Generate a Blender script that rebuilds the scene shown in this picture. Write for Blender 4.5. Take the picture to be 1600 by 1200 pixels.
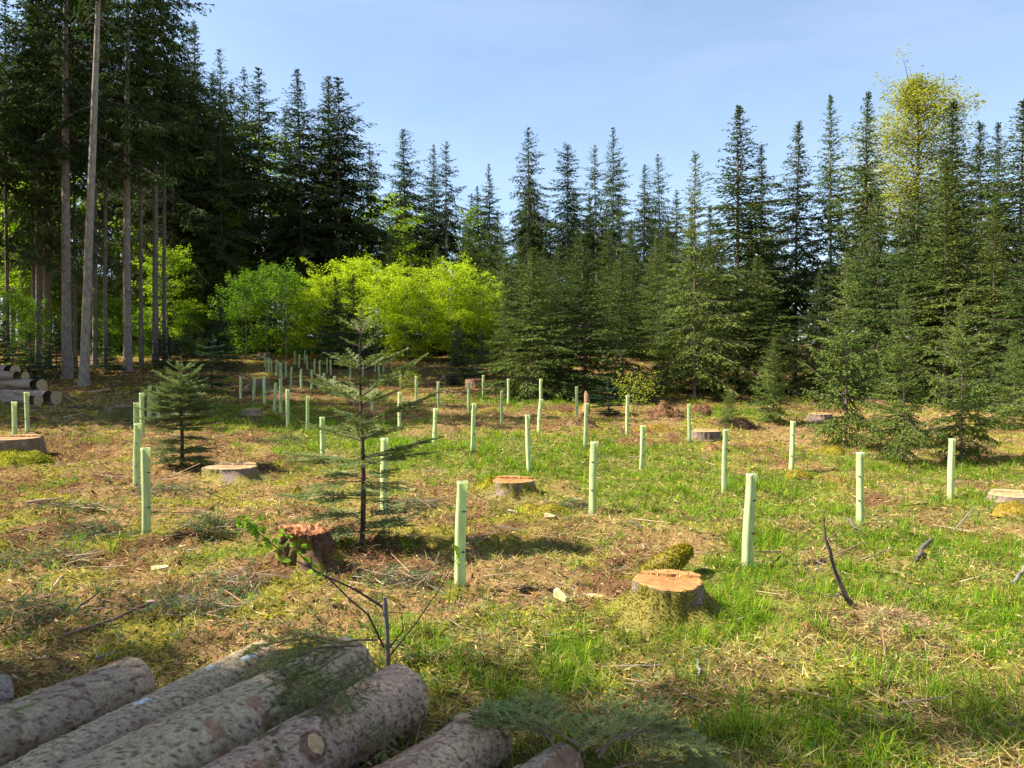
import bpy, math, random
import numpy as np
from mathutils import Vector, Matrix

sc = bpy.context.scene
for o in list(bpy.data.objects):
    bpy.data.objects.remove(o)

# ------------------------------------------------------------------ camera, sky, sun, exposure
F = 1155.0            # focal length in pixels of a 1600 px wide frame
CZ = 2.27             # eye height above the near ground
PITCH = math.atan(12.0 / F)
cam_d = bpy.data.cameras.new('camera')
cam_d.sensor_width = 36.0
cam_d.lens = 36.0 * F / 1600.0
cam_d.clip_start = 0.05
cam_d.clip_end = 3000.0
cam = bpy.data.objects.new('camera', cam_d)
sc.collection.objects.link(cam)
cam.location = (0, 0, CZ)
cam.rotation_euler = (math.pi / 2 - PITCH, 0, 0)
sc.camera = cam

SUN_EL = math.radians(47.0)
SUN_AZ = math.radians(-92.0)      # measured from +Y towards +X: the sun stands to the left
world = bpy.data.worlds.new('World')
sc.world = world
world.use_nodes = True
wn = world.node_tree.nodes
wl = world.node_tree.links
bg = wn['Background']
sky = wn.new('ShaderNodeTexSky')
sky.sky_type = 'NISHITA'
sky.sun_disc = False
sky.sun_elevation = SUN_EL
sky.sun_rotation = SUN_AZ
sky.altitude = 500
sky.air_density = 1.0
sky.dust_density = 0.6
sky.ozone_density = 0.35
wtc = wn.new('ShaderNodeTexCoord')          # a thin even veil of high cirrus
wmp = wn.new('ShaderNodeMapping'); wmp.inputs['Scale'].default_value = (1.6, 1.6, 5.0); wmp.inputs['Rotation'].default_value = (0.2, 0.35, 0.5)
wns = wn.new('ShaderNodeTexNoise'); wns.inputs['Scale'].default_value = 1.7; wns.inputs['Detail'].default_value = 7; wns.inputs['Roughness'].default_value = 0.55; wns.inputs['Distortion'].default_value = 0.6
wmr = wn.new('ShaderNodeMapRange'); wmr.inputs[1].default_value = 0.35; wmr.inputs[2].default_value = 0.75; wmr.inputs[3].default_value = 0.03; wmr.inputs[4].default_value = 0.17
wmx = wn.new('ShaderNodeMix'); wmx.data_type = 'RGBA'; wmx.inputs[7].default_value = (4.6, 5.2, 5.9, 1)
wl.new(wtc.outputs['Generated'], wmp.inputs[0]); wl.new(wmp.outputs[0], wns.inputs['Vector']); wl.new(wns.outputs['Fac'], wmr.inputs[0])
wl.new(wmr.outputs[0], wmx.inputs[0]); wl.new(sky.outputs[0], wmx.inputs[6]); wl.new(wmx.outputs[2], bg.inputs[0])
bg.inputs[1].default_value = 0.083

sun_d = bpy.data.lights.new('sun', 'SUN')
sun_d.energy = 5.0
sun_d.angle = math.radians(0.55)
sun_d.color = (1.0, 0.94, 0.84)
sun = bpy.data.objects.new('sun', sun_d)
sc.collection.objects.link(sun)
to_sun = Vector((math.sin(SUN_AZ) * math.cos(SUN_EL), math.cos(SUN_AZ) * math.cos(SUN_EL), math.sin(SUN_EL)))
sun.rotation_euler = to_sun.to_track_quat('Z', 'Y').to_euler()
sun.location = (-20, 0, 40)

sc.view_settings.view_transform = 'Standard'
sc.view_settings.look = 'None'
sc.view_settings.gamma = 1.0
sc.view_settings.exposure = 1.62
sc.view_settings.use_curve_mapping = False
try:
    sc.cycles.use_denoising = True
    sc.cycles.denoiser = 'OPENIMAGEDENOISE'
    sc.cycles.max_bounces = 6
    sc.cycles.diffuse_bounces = 3
    sc.cycles.glossy_bounces = 1
    sc.cycles.transmission_bounces = 4
    sc.cycles.transparent_max_bounces = 4
    sc.cycles.caustics_reflective = False
    sc.cycles.caustics_refractive = False
except Exception:
    pass

# ------------------------------------------------------------------ helpers
RNG = np.random.default_rng(7)
random.seed(7)
COL = sc.collection


def hash2(ix, iy, seed):
    h = (ix.astype(np.int64) * 374761393 + iy.astype(np.int64) * 668265263 + seed * 1442695041) & 0xFFFFFFFF
    h = ((h ^ (h >> 13)) * 1274126177) & 0xFFFFFFFF
    h = (h ^ (h >> 16)) & 0xFFFFFFFF
    return h / 4294967295.0


def vnoise(x, y, seed=0):
    x = np.asarray(x, float); y = np.asarray(y, float)
    ix = np.floor(x); iy = np.floor(y)
    fx = x - ix; fy = y - iy
    fx = fx * fx * (3 - 2 * fx); fy = fy * fy * (3 - 2 * fy)
    a = hash2(ix, iy, seed); b = hash2(ix + 1, iy, seed)
    c = hash2(ix, iy + 1, seed); d = hash2(ix + 1, iy + 1, seed)
    return (a * (1 - fx) + b * fx) * (1 - fy) + (c * (1 - fx) + d * fx) * fy


def fbm(x, y, seed=0, octs=4):
    v = 0; a = 0.5; t = 0
    x = np.asarray(x, float); y = np.asarray(y, float)
    for k in range(octs):
        v = v + a * vnoise(x, y, seed + k * 17); t += a
        a *= 0.5; x = x * 2.03 + 11.3; y = y * 2.03 + 5.7
    return v / t


def cellular(x, y, seed, wrapx=None):
    """F1, F2 and the id of the nearest cell (jittered grid); x may wrap with period wrapx."""
    ix = np.floor(x); iy = np.floor(y)
    f1 = np.full(x.shape, 9.0); f2 = np.full(x.shape, 9.0); cid = np.zeros(x.shape); oy = np.zeros(x.shape)
    for dx in (-1, 0, 1):
        for dy in (-1, 0, 1):
            cx = ix + dx; cy = iy + dy
            wx = np.mod(cx, wrapx) if wrapx else cx
            px = cx + 0.1 + 0.8 * hash2(wx, cy, seed)
            py = cy + 0.1 + 0.8 * hash2(wx, cy, seed + 5)
            d = np.hypot(px - x, py - y)
            nid = hash2(wx, cy, seed + 9)
            near = d < f1
            f2 = np.where(near, f1, np.minimum(f2, d))
            cid = np.where(near, nid, cid)
            oy = np.where(near, y - py, oy)
            f1 = np.where(near, d, f1)
    return f1, f2, cid, oy


_py = np.array([-60, -20, 0, 3, 8, 12, 14.3, 17.3, 20, 24, 29, 35, 45, 51, 60, 70, 90, 130, 300, 700], float)
_pz = np.array([.3, .1, 0, 0, 0, -.03, -.04, .04, .2, .42, .72, 1.1, 1.85, 2.45, 3.5, 4.5, 6, 8, 14, 22], float)
_ty = np.concatenate([np.arange(-60, 140, 0.5), np.arange(140, 701, 5)])
_tz = np.interp(_ty, _py, _pz)
for _ in range(4):
    _tz[2:400] = (_tz[0:398] + _tz[1:399] + _tz[2:400] + _tz[3:401] + _tz[4:402]) / 5


def ground_smooth(x, y):
    x = np.asarray(x, float); y = np.asarray(y, float)
    z = np.interp(y, _ty, _tz)
    z = z + np.clip(-0.024 * x, -0.16, 0.5) * np.clip((y + 5) / 12, 0, 1)
    return z


def ground(x, y):
    x = np.asarray(x, float); y = np.asarray(y, float)
    z = ground_smooth(x, y)
    z = z + (fbm(x * 0.45, y * 0.45, 3, 3) - 0.5) * 0.32
    z = z + (fbm(x * 1.9, y * 1.9, 31, 3) - 0.5) * 0.20
    n = fbm(x * 5.0, y * 5.0, 77, 3)
    z = z + np.abs(n - 0.5) * 0.24 - 0.03
    z = z + (vnoise(x * 12.0, y * 12.0, 79) - 0.5) * 0.045
    return z


def gz(x, y):
    return float(ground(np.array([x]), np.array([y]))[0])


def ray(px, py):
    d = Vector((px - 800, F, -(py - 600)))
    return Matrix.Rotation(-PITCH, 3, 'X') @ d.normalized()


def P(px, py):
    """the point of the smooth ground seen at a pixel of the photograph"""
    d = ray(px, py)
    t = np.linspace(2, 140, 6000)
    x = d.x * t; y = d.y * t; z = CZ + d.z * t
    below = z < ground_smooth(x, y)
    i = int(np.argmax(below)) if below.any() else len(t) - 1
    return Vector((x[i], y[i], gz(x[i], y[i])))


def PX(px, Y):
    x = (px - 800) / F * Y
    return Vector((x, Y, gz(x, Y)))


def height_for(px, topy, Y):
    d = ray(px, topy)
    z = CZ + d.z / d.y * Y
    return z - gz((px - 800) / F * Y, Y)


class Acc:
    """collects vertices, tris/quads, colours, material slots; build() makes one mesh"""
    def __init__(self):
        self.v = []; self.c = []; self.f = []; self.m = []; self.n = 0

    def add(self, v, f, col=(1, 1, 1), m=0):
        v = np.asarray(v, np.float32).reshape(-1, 3)
        f = np.asarray(f, np.int64)
        c = np.asarray(col, np.float32)
        if c.ndim == 1:
            c = np.tile(c[:3], (len(v), 1))
        self.v.append(v); self.c.append(c[:, :3]); self.f.append(f + self.n)
        self.m.append(np.full(len(f), m, np.int32)); self.n += len(v)
        return self

    def mesh(self, name, mats, smooth=True):
        V = np.concatenate(self.v); C = np.concatenate(self.c)
        me = bpy.data.meshes.new(name)
        sizes = np.concatenate([np.full(len(f), f.shape[1], np.int32) for f in self.f])
        loops = np.concatenate([f.ravel() for f in self.f]).astype(np.int32)
        me.vertices.add(len(V)); me.vertices.foreach_set('co', V.ravel())
        me.loops.add(len(loops)); me.loops.foreach_set('vertex_index', loops)
        me.polygons.add(len(sizes))
        st = np.concatenate([[0], np.cumsum(sizes)[:-1]]).astype(np.int32)
        me.polygons.foreach_set('loop_start', st)
        me.polygons.foreach_set('loop_total', sizes)
        me.polygons.foreach_set('material_index', np.concatenate(self.m))
        me.polygons.foreach_set('use_smooth', np.full(len(sizes), smooth, bool))
        a = me.attributes.new('Col', 'FLOAT_COLOR', 'POINT')
        a.data.foreach_set('color', np.concatenate([C, np.ones((len(C), 1), np.float32)], 1).ravel())
        for m in mats:
            me.materials.append(m)
        me.update(); me.validate()
        return me


def link(name, me, parent=None):
    o = bpy.data.objects.new(name, me)
    COL.objects.link(o)
    if parent is not None:
        o.parent = parent
    return o


def tag(o, label=None, cat=None, group=None, kind=None):
    if label: o['label'] = label
    if cat: o['category'] = cat
    if group: o['group'] = group
    if kind: o['kind'] = kind
    return o


def empty(name, loc, rz=0.0, tilt=(0, 0), s=1.0):
    o = bpy.data.objects.new(name, None)
    COL.objects.link(o)
    o.empty_display_size = 0.2
    o.location = loc
    o.rotation_euler = (tilt[0], tilt[1], rz)
    o.scale = (s, s, s) if not isinstance(s, tuple) else s
    return o


def unit(a):
    return a / np.maximum(np.linalg.norm(a, axis=-1, keepdims=True), 1e-9)


def kites(acc, p, d, l, w, n, col, m=0, wpos=0.45):
    """one leaf-like quad per row: base p, direction d, length l, half width w, facing n"""
    s = unit(np.cross(d, n)) * w[:, None]
    L = d * l[:, None]
    v = np.stack([p, p + L * wpos + s, p + L, p + L * wpos - s], 1).reshape(-1, 3)
    i = np.arange(len(p))[:, None] * 4
    acc.add(v, i + np.array([[0, 1, 2, 3]]), np.repeat(col, 4, 0), m)


def tris(acc, p, d, l, w, n, col, m=0):
    s = unit(np.cross(d, n)) * w[:, None]
    v = np.stack([p - s, p + s, p + d * l[:, None]], 1).reshape(-1, 3)
    i = np.arange(len(p))[:, None] * 3
    acc.add(v, i + np.array([[0, 1, 2]]), np.repeat(col, 3, 0), m)


def sweep(acc, pts, rad, sides=6, col=(1, 1, 1), m=0, cap=True, rough=0.0, seed=0):
    pts = np.asarray(pts, float); n = len(pts)
    rad = np.broadcast_to(np.asarray(rad, float), (n,))
    t = np.gradient(pts, axis=0); t = unit(t)
    up = np.array([0, 0, 1.0]) if abs(t[0, 2]) < 0.9 else np.array([1.0, 0, 0])
    a = unit(np.cross(t, up)); b = np.cross(a, t)
    th = np.arange(sides) * 2 * np.pi / sides
    rr = rad[:, None] * (1 + rough * (np.random.default_rng(seed).random((n, sides)) - 0.5))
    v = pts[:, None, :] + rr[..., None] * (np.cos(th)[None, :, None] * a[:, None, :] + np.sin(th)[None, :, None] * b[:, None, :])
    i = np.arange(n - 1)[:, None] * sides; j = np.arange(sides)[None, :]; k = (j + 1) % sides
    f = np.stack([i + j, i + k, i + sides + k, i + sides + j], -1).reshape(-1, 4)
    acc.add(v.reshape(-1, 3), f, col, m)
    if cap and sides >= 3:
        for r, c in ((0, pts[0]), (n - 1, pts[-1])):
            ring = v[r]
            acc.add(np.concatenate([ring, c[None]]), np.stack([np.arange(sides), (np.arange(sides) + 1) % sides, np.full(sides, sides)], -1), col, m)


def sticks(acc, p, d, l, r, col, m=0):
    """straight three-sided slivers, vectorised"""
    n = len(p)
    up = np.tile([0.13, 0.2, 1.0], (n, 1))
    a = unit(np.cross(d, up)); b = np.cross(a, d)
    vs = []
    for e, q in ((0.0, 1.0), (1.0, 0.55)):
        for k in range(3):
            th = k * 2.0944
            vs.append(p + d * (l * e)[:, None] + (a * math.cos(th) + b * math.sin(th)) * (r * q)[:, None])
    v = np.stack(vs, 1).reshape(-1, 3)
    i = np.arange(n)[:, None, None] * 6
    f = np.array([[0, 1, 4, 3], [1, 2, 5, 4], [2, 0, 3, 5]])
    acc.add(v, (i + f[None]).reshape(-1, 4), np.repeat(col, 6, 0), m)


def vary(base, n, rng, amt=0.2, hue=0.08):
    b = np.asarray(base, float)
    c = b[None] * (1 + amt * (rng.random((n, 1)) * 2 - 1)) * (1 + hue * (rng.random((n, 3)) * 2 - 1))
    return np.clip(c, 0.003, 1)


def pick(palette, weights, n, rng, amt=0.2):
    pal = np.asarray(palette, float)
    i = rng.choice(len(pal), n, p=np.asarray(weights) / np.sum(weights))
    return np.clip(pal[i] * (1 + amt * (rng.random((n, 1)) * 2 - 1)) * (1 + 0.07 * (rng.random((n, 3)) * 2 - 1)), 0.003, 1)


# ------------------------------------------------------------------ materials
def new_mat(name):
    m = bpy.data.materials.new(name); m.use_nodes = True
    return m, m.node_tree.nodes, m.node_tree.links, m.node_tree.nodes['Principled BSDF']


def foliage_mat(name, trans=0.35, rough=0.55, spec=0.25, objvar=0.25, tint=(1.0, 1.15, 0.55)):
    m, N, L, bs = new_mat(name)
    at = N.new('ShaderNodeAttribute'); at.attribute_name = 'Col'
    oi = N.new('ShaderNodeObjectInfo')
    mr = N.new('ShaderNodeMapRange'); mr.inputs[3].default_value = 1 - objvar; mr.inputs[4].default_value = 1 + objvar
    L.new(oi.outputs['Random'], mr.inputs[0])
    mx = N.new('ShaderNodeMix'); mx.data_type = 'RGBA'; mx.blend_type = 'MULTIPLY'; mx.inputs[0].default_value = 1.0
    L.new(at.outputs['Color'], mx.inputs[6]); L.new(mr.outputs[0], mx.inputs[7])
    L.new(mx.outputs[2], bs.inputs['Base Color'])
    bs.inputs['Roughness'].default_value = rough
    bs.inputs['Specular IOR Level'].default_value = spec
    tr = N.new('ShaderNodeBsdfTranslucent')
    tm = N.new('ShaderNodeMix'); tm.data_type = 'RGBA'; tm.blend_type = 'MULTIPLY'; tm.inputs[0].default_value = 1.0
    tm.inputs[7].default_value = (*[t * 1.25 for t in tint], 1)
    L.new(mx.outputs[2], tm.inputs[6]); L.new(tm.outputs[2], tr.inputs[0])
    ms = N.new('ShaderNodeMixShader'); ms.inputs[0].default_value = trans
    L.new(bs.outputs[0], ms.inputs[1]); L.new(tr.outputs[0], ms.inputs[2])
    L.new(ms.outputs[0], N['Material Output'].inputs[0])
    return m


def attr_mat(name, rough=0.85, spec=0.2, nscale=40, namt=0.5, bump=0.3, bdist=0.01, stretch=(1, 1, 1), objvar=0.12):
    """colour from the Col attribute, broken up by procedural noise, with fine relief"""
    m, N, L, bs = new_mat(name)
    at = N.new('ShaderNodeAttribute'); at.attribute_name = 'Col'
    tc = N.new('ShaderNodeTexCoord'); mp = N.new('ShaderNodeMapping'); mp.inputs['Scale'].default_value = stretch
    L.new(tc.outputs['Object'], mp.inputs[0])
    ns = N.new('ShaderNodeTexNoise'); ns.inputs['Scale'].default_value = nscale; ns.inputs['Detail'].default_value = 6; ns.inputs['Roughness'].default_value = 0.65
    L.new(mp.outputs[0], ns.inputs['Vector'])
    mr = N.new('ShaderNodeMapRange'); mr.inputs[1].default_value = 0.3; mr.inputs[2].default_value = 0.7
    mr.inputs[3].default_value = 1 - namt; mr.inputs[4].default_value = 1 + namt
    L.new(ns.outputs['Fac'], mr.inputs[0])
    oi = N.new('ShaderNodeObjectInfo')
    mo = N.new('ShaderNodeMapRange'); mo.inputs[3].default_value = 1 - objvar; mo.inputs[4].default_value = 1 + objvar
    L.new(oi.outputs['Random'], mo.inputs[0])
    mm = N.new('ShaderNodeMath'); mm.operation = 'MULTIPLY'
    L.new(mr.outputs[0], mm.inputs[0]); L.new(mo.outputs[0], mm.inputs[1])
    mx = N.new('ShaderNodeMix'); mx.data_type = 'RGBA'; mx.blend_type = 'MULTIPLY'; mx.inputs[0].default_value = 1.0
    L.new(at.outputs['Color'], mx.inputs[6]); L.new(mm.outputs[0], mx.inputs[7])
    L.new(mx.outputs[2], bs.inputs['Base Color'])
    bs.inputs['Roughness'].default_value = rough
    bs.inputs['Specular IOR Level'].default_value = spec
    if bump:
        bp = N.new('ShaderNodeBump'); bp.inputs['Strength'].default_value = bump; bp.inputs['Distance'].default_value = bdist
        L.new(ns.outputs['Fac'], bp.inputs['Height']); L.new(bp.outputs[0], bs.inputs['Normal'])
    return m


def cut_mat():
    """freshly sawn wood: growth rings round the object's own Z axis, darker heart, saw streaks"""
    m, N, L, bs = new_mat('sawn_wood')
    tc = N.new('ShaderNodeTexCoord')
    wv = N.new('ShaderNodeTexWave'); wv.wave_type = 'RINGS'; wv.rings_direction = 'Z'
    wv.inputs['Scale'].default_value = 22; wv.inputs['Distortion'].default_value = 2.0; wv.inputs['Detail'].default_value = 2
    L.new(tc.outputs['Object'], wv.inputs['Vector'])
    at = N.new('ShaderNodeAttribute'); at.attribute_name = 'Col'
    ns = N.new('ShaderNodeTexNoise'); ns.inputs['Scale'].default_value = 14; ns.inputs['Detail'].default_value = 5
    L.new(tc.outputs['Object'], ns.inputs['Vector'])
    mr = N.new('ShaderNodeMapRange'); mr.inputs[3].default_value = 0.82; mr.inputs[4].default_value = 1.05
    L.new(wv.outputs['Fac'], mr.inputs[0])
    m2 = N.new('ShaderNodeMapRange'); m2.inputs[1].default_value = 0.3; m2.inputs[2].default_value = 0.7; m2.inputs[3].default_value = 0.48; m2.inputs[4].default_value = 1.12
    L.new(ns.outputs['Fac'], m2.inputs[0])
    mm = N.new('ShaderNodeMath'); mm.operation = 'MULTIPLY'
    L.new(mr.outputs[0], mm.inputs[0]); L.new(m2.outputs[0], mm.inputs[1])
    mx = N.new('ShaderNodeMix'); mx.data_type = 'RGBA'; mx.blend_type = 'MULTIPLY'; mx.inputs[0].default_value = 1.0
    L.new(at.outputs['Color'], mx.inputs[6]); L.new(mm.outputs[0], mx.inputs[7])
    L.new(mx.outputs[2], bs.inputs['Base Color']); bs.inputs['Roughness'].default_value = 0.8
    bp = N.new('ShaderNodeBump'); bp.inputs['Strength'].default_value = 0.25; bp.inputs['Distance'].default_value = 0.004
    L.new(wv.outputs['Fac'], bp.inputs['Height']); L.new(bp.outputs[0], bs.inputs['Normal'])
    return m


M_NEEDLE = foliage_mat('spruce_needles', 0.20, 0.7, 0.03, 0.3, (0.9, 1.1, 0.5))
M_FIR = foliage_mat('fir_needles', 0.20, 0.6, 0.10, 0.1, (0.8, 1.1, 0.5))
M_BEECH = foliage_mat('beech_leaves', 0.48, 0.6, 0.10, 0.12, (1.05, 1.1, 0.35))
M_GRASS = foliage_mat('grass_blades', 0.40, 0.7, 0.05, 0.0, (1.0, 1.1, 0.45))
M_LITTER = foliage_mat('forest_litter', 0.10, 0.9, 0.0, 0.0, (1.0, 0.9, 0.6))
M_MOSS = foliage_mat('moss', 0.25, 0.9, 0.0, 0.0, (1.0, 1.0, 0.35))
M_GROUND = attr_mat('forest_soil', 1.0, 0.0, 9, 0.45, 0.9, 0.05)
M_BARK = attr_mat('spruce_bark', 0.9, 0.15, 4, 0.62, 0.7, 0.03, (3, 3, 0.9))
M_LIMB = attr_mat('limb_bark', 0.9, 0.15, 20, 0.4, 0.3, 0.01)
M_LOGBARK = attr_mat('log_bark', 0.88, 0.18, 55, 0.42, 0.6, 0.006, (1, 1, 1), 0.06)
M_WOOD = attr_mat('weathered_wood', 0.8, 0.2, 30, 0.35, 0.4, 0.005, (1, 1, 0.2))
M_CUT = cut_mat()
M_STAKE = attr_mat('stake_wood', 0.8, 0.2, 30, 0.2, 0.2, 0.003, (4, 4, 0.4))


def tube_mat():
    m, N, L, bs = new_mat('shelter_plastic')
    tc = N.new('ShaderNodeTexCoord')
    oi = N.new('ShaderNodeObjectInfo')
    at = N.new('ShaderNodeAttribute'); at.attribute_name = 'Col'
    ns = N.new('ShaderNodeTexNoise'); ns.inputs['Scale'].default_value = 9; ns.inputs['Detail'].default_value = 4
    mp = N.new('ShaderNodeMapping'); mp.inputs['Scale'].default_value = (2.5, 2.5, 0.5)
    L.new(tc.outputs['Object'], mp.inputs[0]); L.new(mp.outputs[0], ns.inputs['Vector'])
    mr = N.new('ShaderNodeMapRange'); mr.inputs[1].default_value = 0.3; mr.inputs[2].default_value = 0.7; mr.inputs[3].default_value = 0.84; mr.inputs[4].default_value = 1.1
    L.new(ns.outputs['Fac'], mr.inputs[0])
    mo = N.new('ShaderNodeMapRange'); mo.inputs[3].default_value = 0.88; mo.inputs[4].default_value = 1.08
    L.new(oi.outputs['Random'], mo.inputs[0])
    mm = N.new('ShaderNodeMath'); mm.operation = 'MULTIPLY'
    L.new(mr.outputs[0], mm.inputs[0]); L.new(mo.outputs[0], mm.inputs[1])
    mx = N.new('ShaderNodeMix'); mx.data_type = 'RGBA'; mx.blend_type = 'MULTIPLY'; mx.inputs[0].default_value = 1.0
    L.new(at.outputs['Color'], mx.inputs[6]); L.new(mm.outputs[0], mx.inputs[7])
    L.new(mx.outputs[2], bs.inputs['Base Color'])
    bs.inputs['Roughness'].default_value = 0.42
    bs.inputs['Specular IOR Level'].default_value = 0.35
    tr = N.new('ShaderNodeBsdfTranslucent'); L.new(mx.outputs[2], tr.inputs[0])
    ms = N.new('ShaderNodeMixShader'); ms.inputs[0].default_value = 0.5
    L.new(bs.outputs[0], ms.inputs[1]); L.new(tr.outputs[0], ms.inputs[2])
    L.new(ms.outputs[0], N['Material Output'].inputs[0])
    return m


def plain_mat(name, col, rough=0.5):
    m, N, L, bs = new_mat(name)
    ns = N.new('ShaderNodeTexNoise'); ns.inputs['Scale'].default_value = 60
    cr = N.new('ShaderNodeValToRGB')
    cr.color_ramp.elements[0].color = (*[c * 0.8 for c in col], 1); cr.color_ramp.elements[1].color = (*[min(1, c * 1.2) for c in col], 1)
    L.new(ns.outputs['Fac'], cr.inputs[0]); L.new(cr.outputs[0], bs.inputs['Base Color'])
    bs.inputs['Roughness'].default_value = rough
    return m


M_TUBE = tube_mat()
M_TIE = plain_mat('cable_tie_plastic', (0.015, 0.015, 0.016), 0.45)

# ------------------------------------------------------------------ cover fields (where grass, straw, moss, bare litter grow)
_gb = []
for (px, py, rx, ry, w) in [
    (470, 665, 3.0, 2.5, .7), (560, 690, 3, 3, .8), (700, 705, 3.5, 3.5, 1), (850, 715, 3.5, 3.5, 1), (960, 722, 3.2, 3.2, 1),
    (1080, 765, 2.5, 2.6, 1), (1180, 800, 2.5, 2.2, 1), (1290, 850, 2.0, 1.5, 1), (1450, 868, 2.4, 1.4, .9), (1560, 930, 1.8, 1.5, .9),
    (1250, 930, 1.3, 1, .9), (1120, 900, 1.0, 1, .9), (820, 628, 4, 2.2, 1), (1130, 648, 3, 2, .9), (1000, 1010, .9, .7, .8),
    (1260, 1150, 1.2, .5, 1), (1440, 1000, 1, .7, .7), (1480, 1120, 1.1, .6, .8), (1180, 985, .9, .8, .9), (1600, 800, 2, 2, .5),
    (760, 1010, .8, .5, .5), (380, 640, 3, 3, .5), (1350, 930, 1.2, .9, .8), (1420, 740, 3, 2.5, .45), (860, 1060, .7, .5, .6)]:
    q = P(px, py)
    _gb.append((q.x, q.y, rx, ry, w))


def f_grass(x, y):
    g = np.zeros_like(x)
    for (cx, cy, rx, ry, w) in _gb:
        g = np.maximum(g, w * np.exp(-((x - cx) / rx) ** 2 - ((y - cy) / ry) ** 2))
    n = fbm(x * 0.9, y * 0.9, 91, 4)
    g = g + (n - 0.5) * 1.15
    right = np.clip((x + 0.06 * y + 1.0) / 3.0, 0, 1) * np.clip((26 - y) / 4, 0, 1)
    g = g + 0.12 * right
    return np.clip((g - 0.14) / 0.42, 0, 1)


def f_moss(x, y):
    n = fbm(x * 1.3 + 40, y * 1.3, 57, 4)
    near = np.clip((12 - y) / 6, 0, 1)
    return np.clip((n - 0.54 + 0.05 * near) / 0.14, 0, 1)


def f_soil(x, y):
    n = fbm(x * 0.55 + 9, y * 0.55 + 70, 23, 4)
    far = np.clip((y - 25) / 10, 0, 1)
    left = np.clip(-(x + 0.16 * y - 0.5) / 3, 0, 1)
    return np.clip((n - 0.52 + 0.10 * far + 0.05 * left) / 0.10, 0, 1)


def f_straw(x, y):
    n = fbm(x * 0.95 + 17, y * 0.95 + 3, 207, 4)
    return np.clip((n - 0.50) / 0.07, 0, 1) * np.clip((x + 0.12 * y + 0.5) / 2.0, 0, 1) * np.clip((16 - y) / 5, 0.25, 1)


# ------------------------------------------------------------------ ground sheet
def make_ground():
    ys = np.concatenate([np.linspace(-60, 0, 16)[:-1], np.linspace(0, 3, 30)[:-1], np.geomspace(3, 60, 300)[:-1], np.geomspace(60, 700, 50)])
    u = np.linspace(-1, 1, 301)
    Y, U = np.meshgrid(ys, u, indexing='ij')
    a = 0.72 * np.maximum(Y, 0) + 3.5
    b = 60 + 1.0 * np.abs(Y)
    X = a * U + b * np.sign(U) * np.maximum(np.abs(U) - 0.8, 0) ** 2 * 25
    Z = ground(X, Y)
    g = f_grass(X, Y) * (1 - 0.7 * f_straw(X, Y)); mo = f_moss(X, Y); so = f_soil(X, Y)
    c_lit = np.array([0.17, 0.105, 0.045]); c_soil = np.array([0.095, 0.046, 0.023])
    c_moss = np.array([0.14, 0.135, 0.016]); c_gr = np.array([0.07, 0.11, 0.012])
    C = np.ones(X.shape + (3,)) * c_lit
    C = C * (0.8 + 0.5 * fbm(X * 4, Y * 4, 5, 3))[..., None]
    C = C * (1 - so[..., None] * 0.8) + c_soil * so[..., None] * 0.8
    C = C * (1 - mo[..., None] * 0.7) + c_moss * mo[..., None] * 0.7
    C = C * (1 - g[..., None] * 0.8) + c_gr * g[..., None] * 0.8
    n, k = X.shape
    V = np.stack([X, Y, Z], -1).reshape(-1, 3)
    i = np.arange(n - 1)[:, None] * k; j = np.arange(k - 1)[None]
    f = np.stack([i + j, i + j + 1, i + k + j + 1, i + k + j], -1).reshape(-1, 4)
    a_ = Acc(); a_.add(V, f, C.reshape(-1, 3))
    o = link('ground', a_.mesh('ground', [M_GROUND]))
    tag(o, kind='structure')


make_ground()

# ------------------------------------------------------------------ tree builders
BARK_C = (0.20, 0.16, 0.13)


def trunk_mesh(name, H, d0, seed, col=BARK_C, sides=12, top=1.0, flare=0.35):
    rng = np.random.default_rng(seed)
    t = np.concatenate([[-0.012, 0.0, 0.008, 0.02, 0.045], np.linspace(0.08, 1, 16)])
    z = t * H * top
    r = d0 / 2 * ((1 - t * top) ** 0.8 * 0.98 + 0.02) * (1 + flare * np.exp(-np.maximum(t, 0) * 70))
    wob = H * 0.004
    x = wob * np.sin(t * 5 + rng.random() * 6) * t; y = wob * np.sin(t * 4 + rng.random() * 6) * t
    a = Acc(); sweep(a, np.stack([x, y, z], 1), r, sides, col, 0, True, 0.08, seed)
    return a.mesh(name, [M_BARK])


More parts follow.
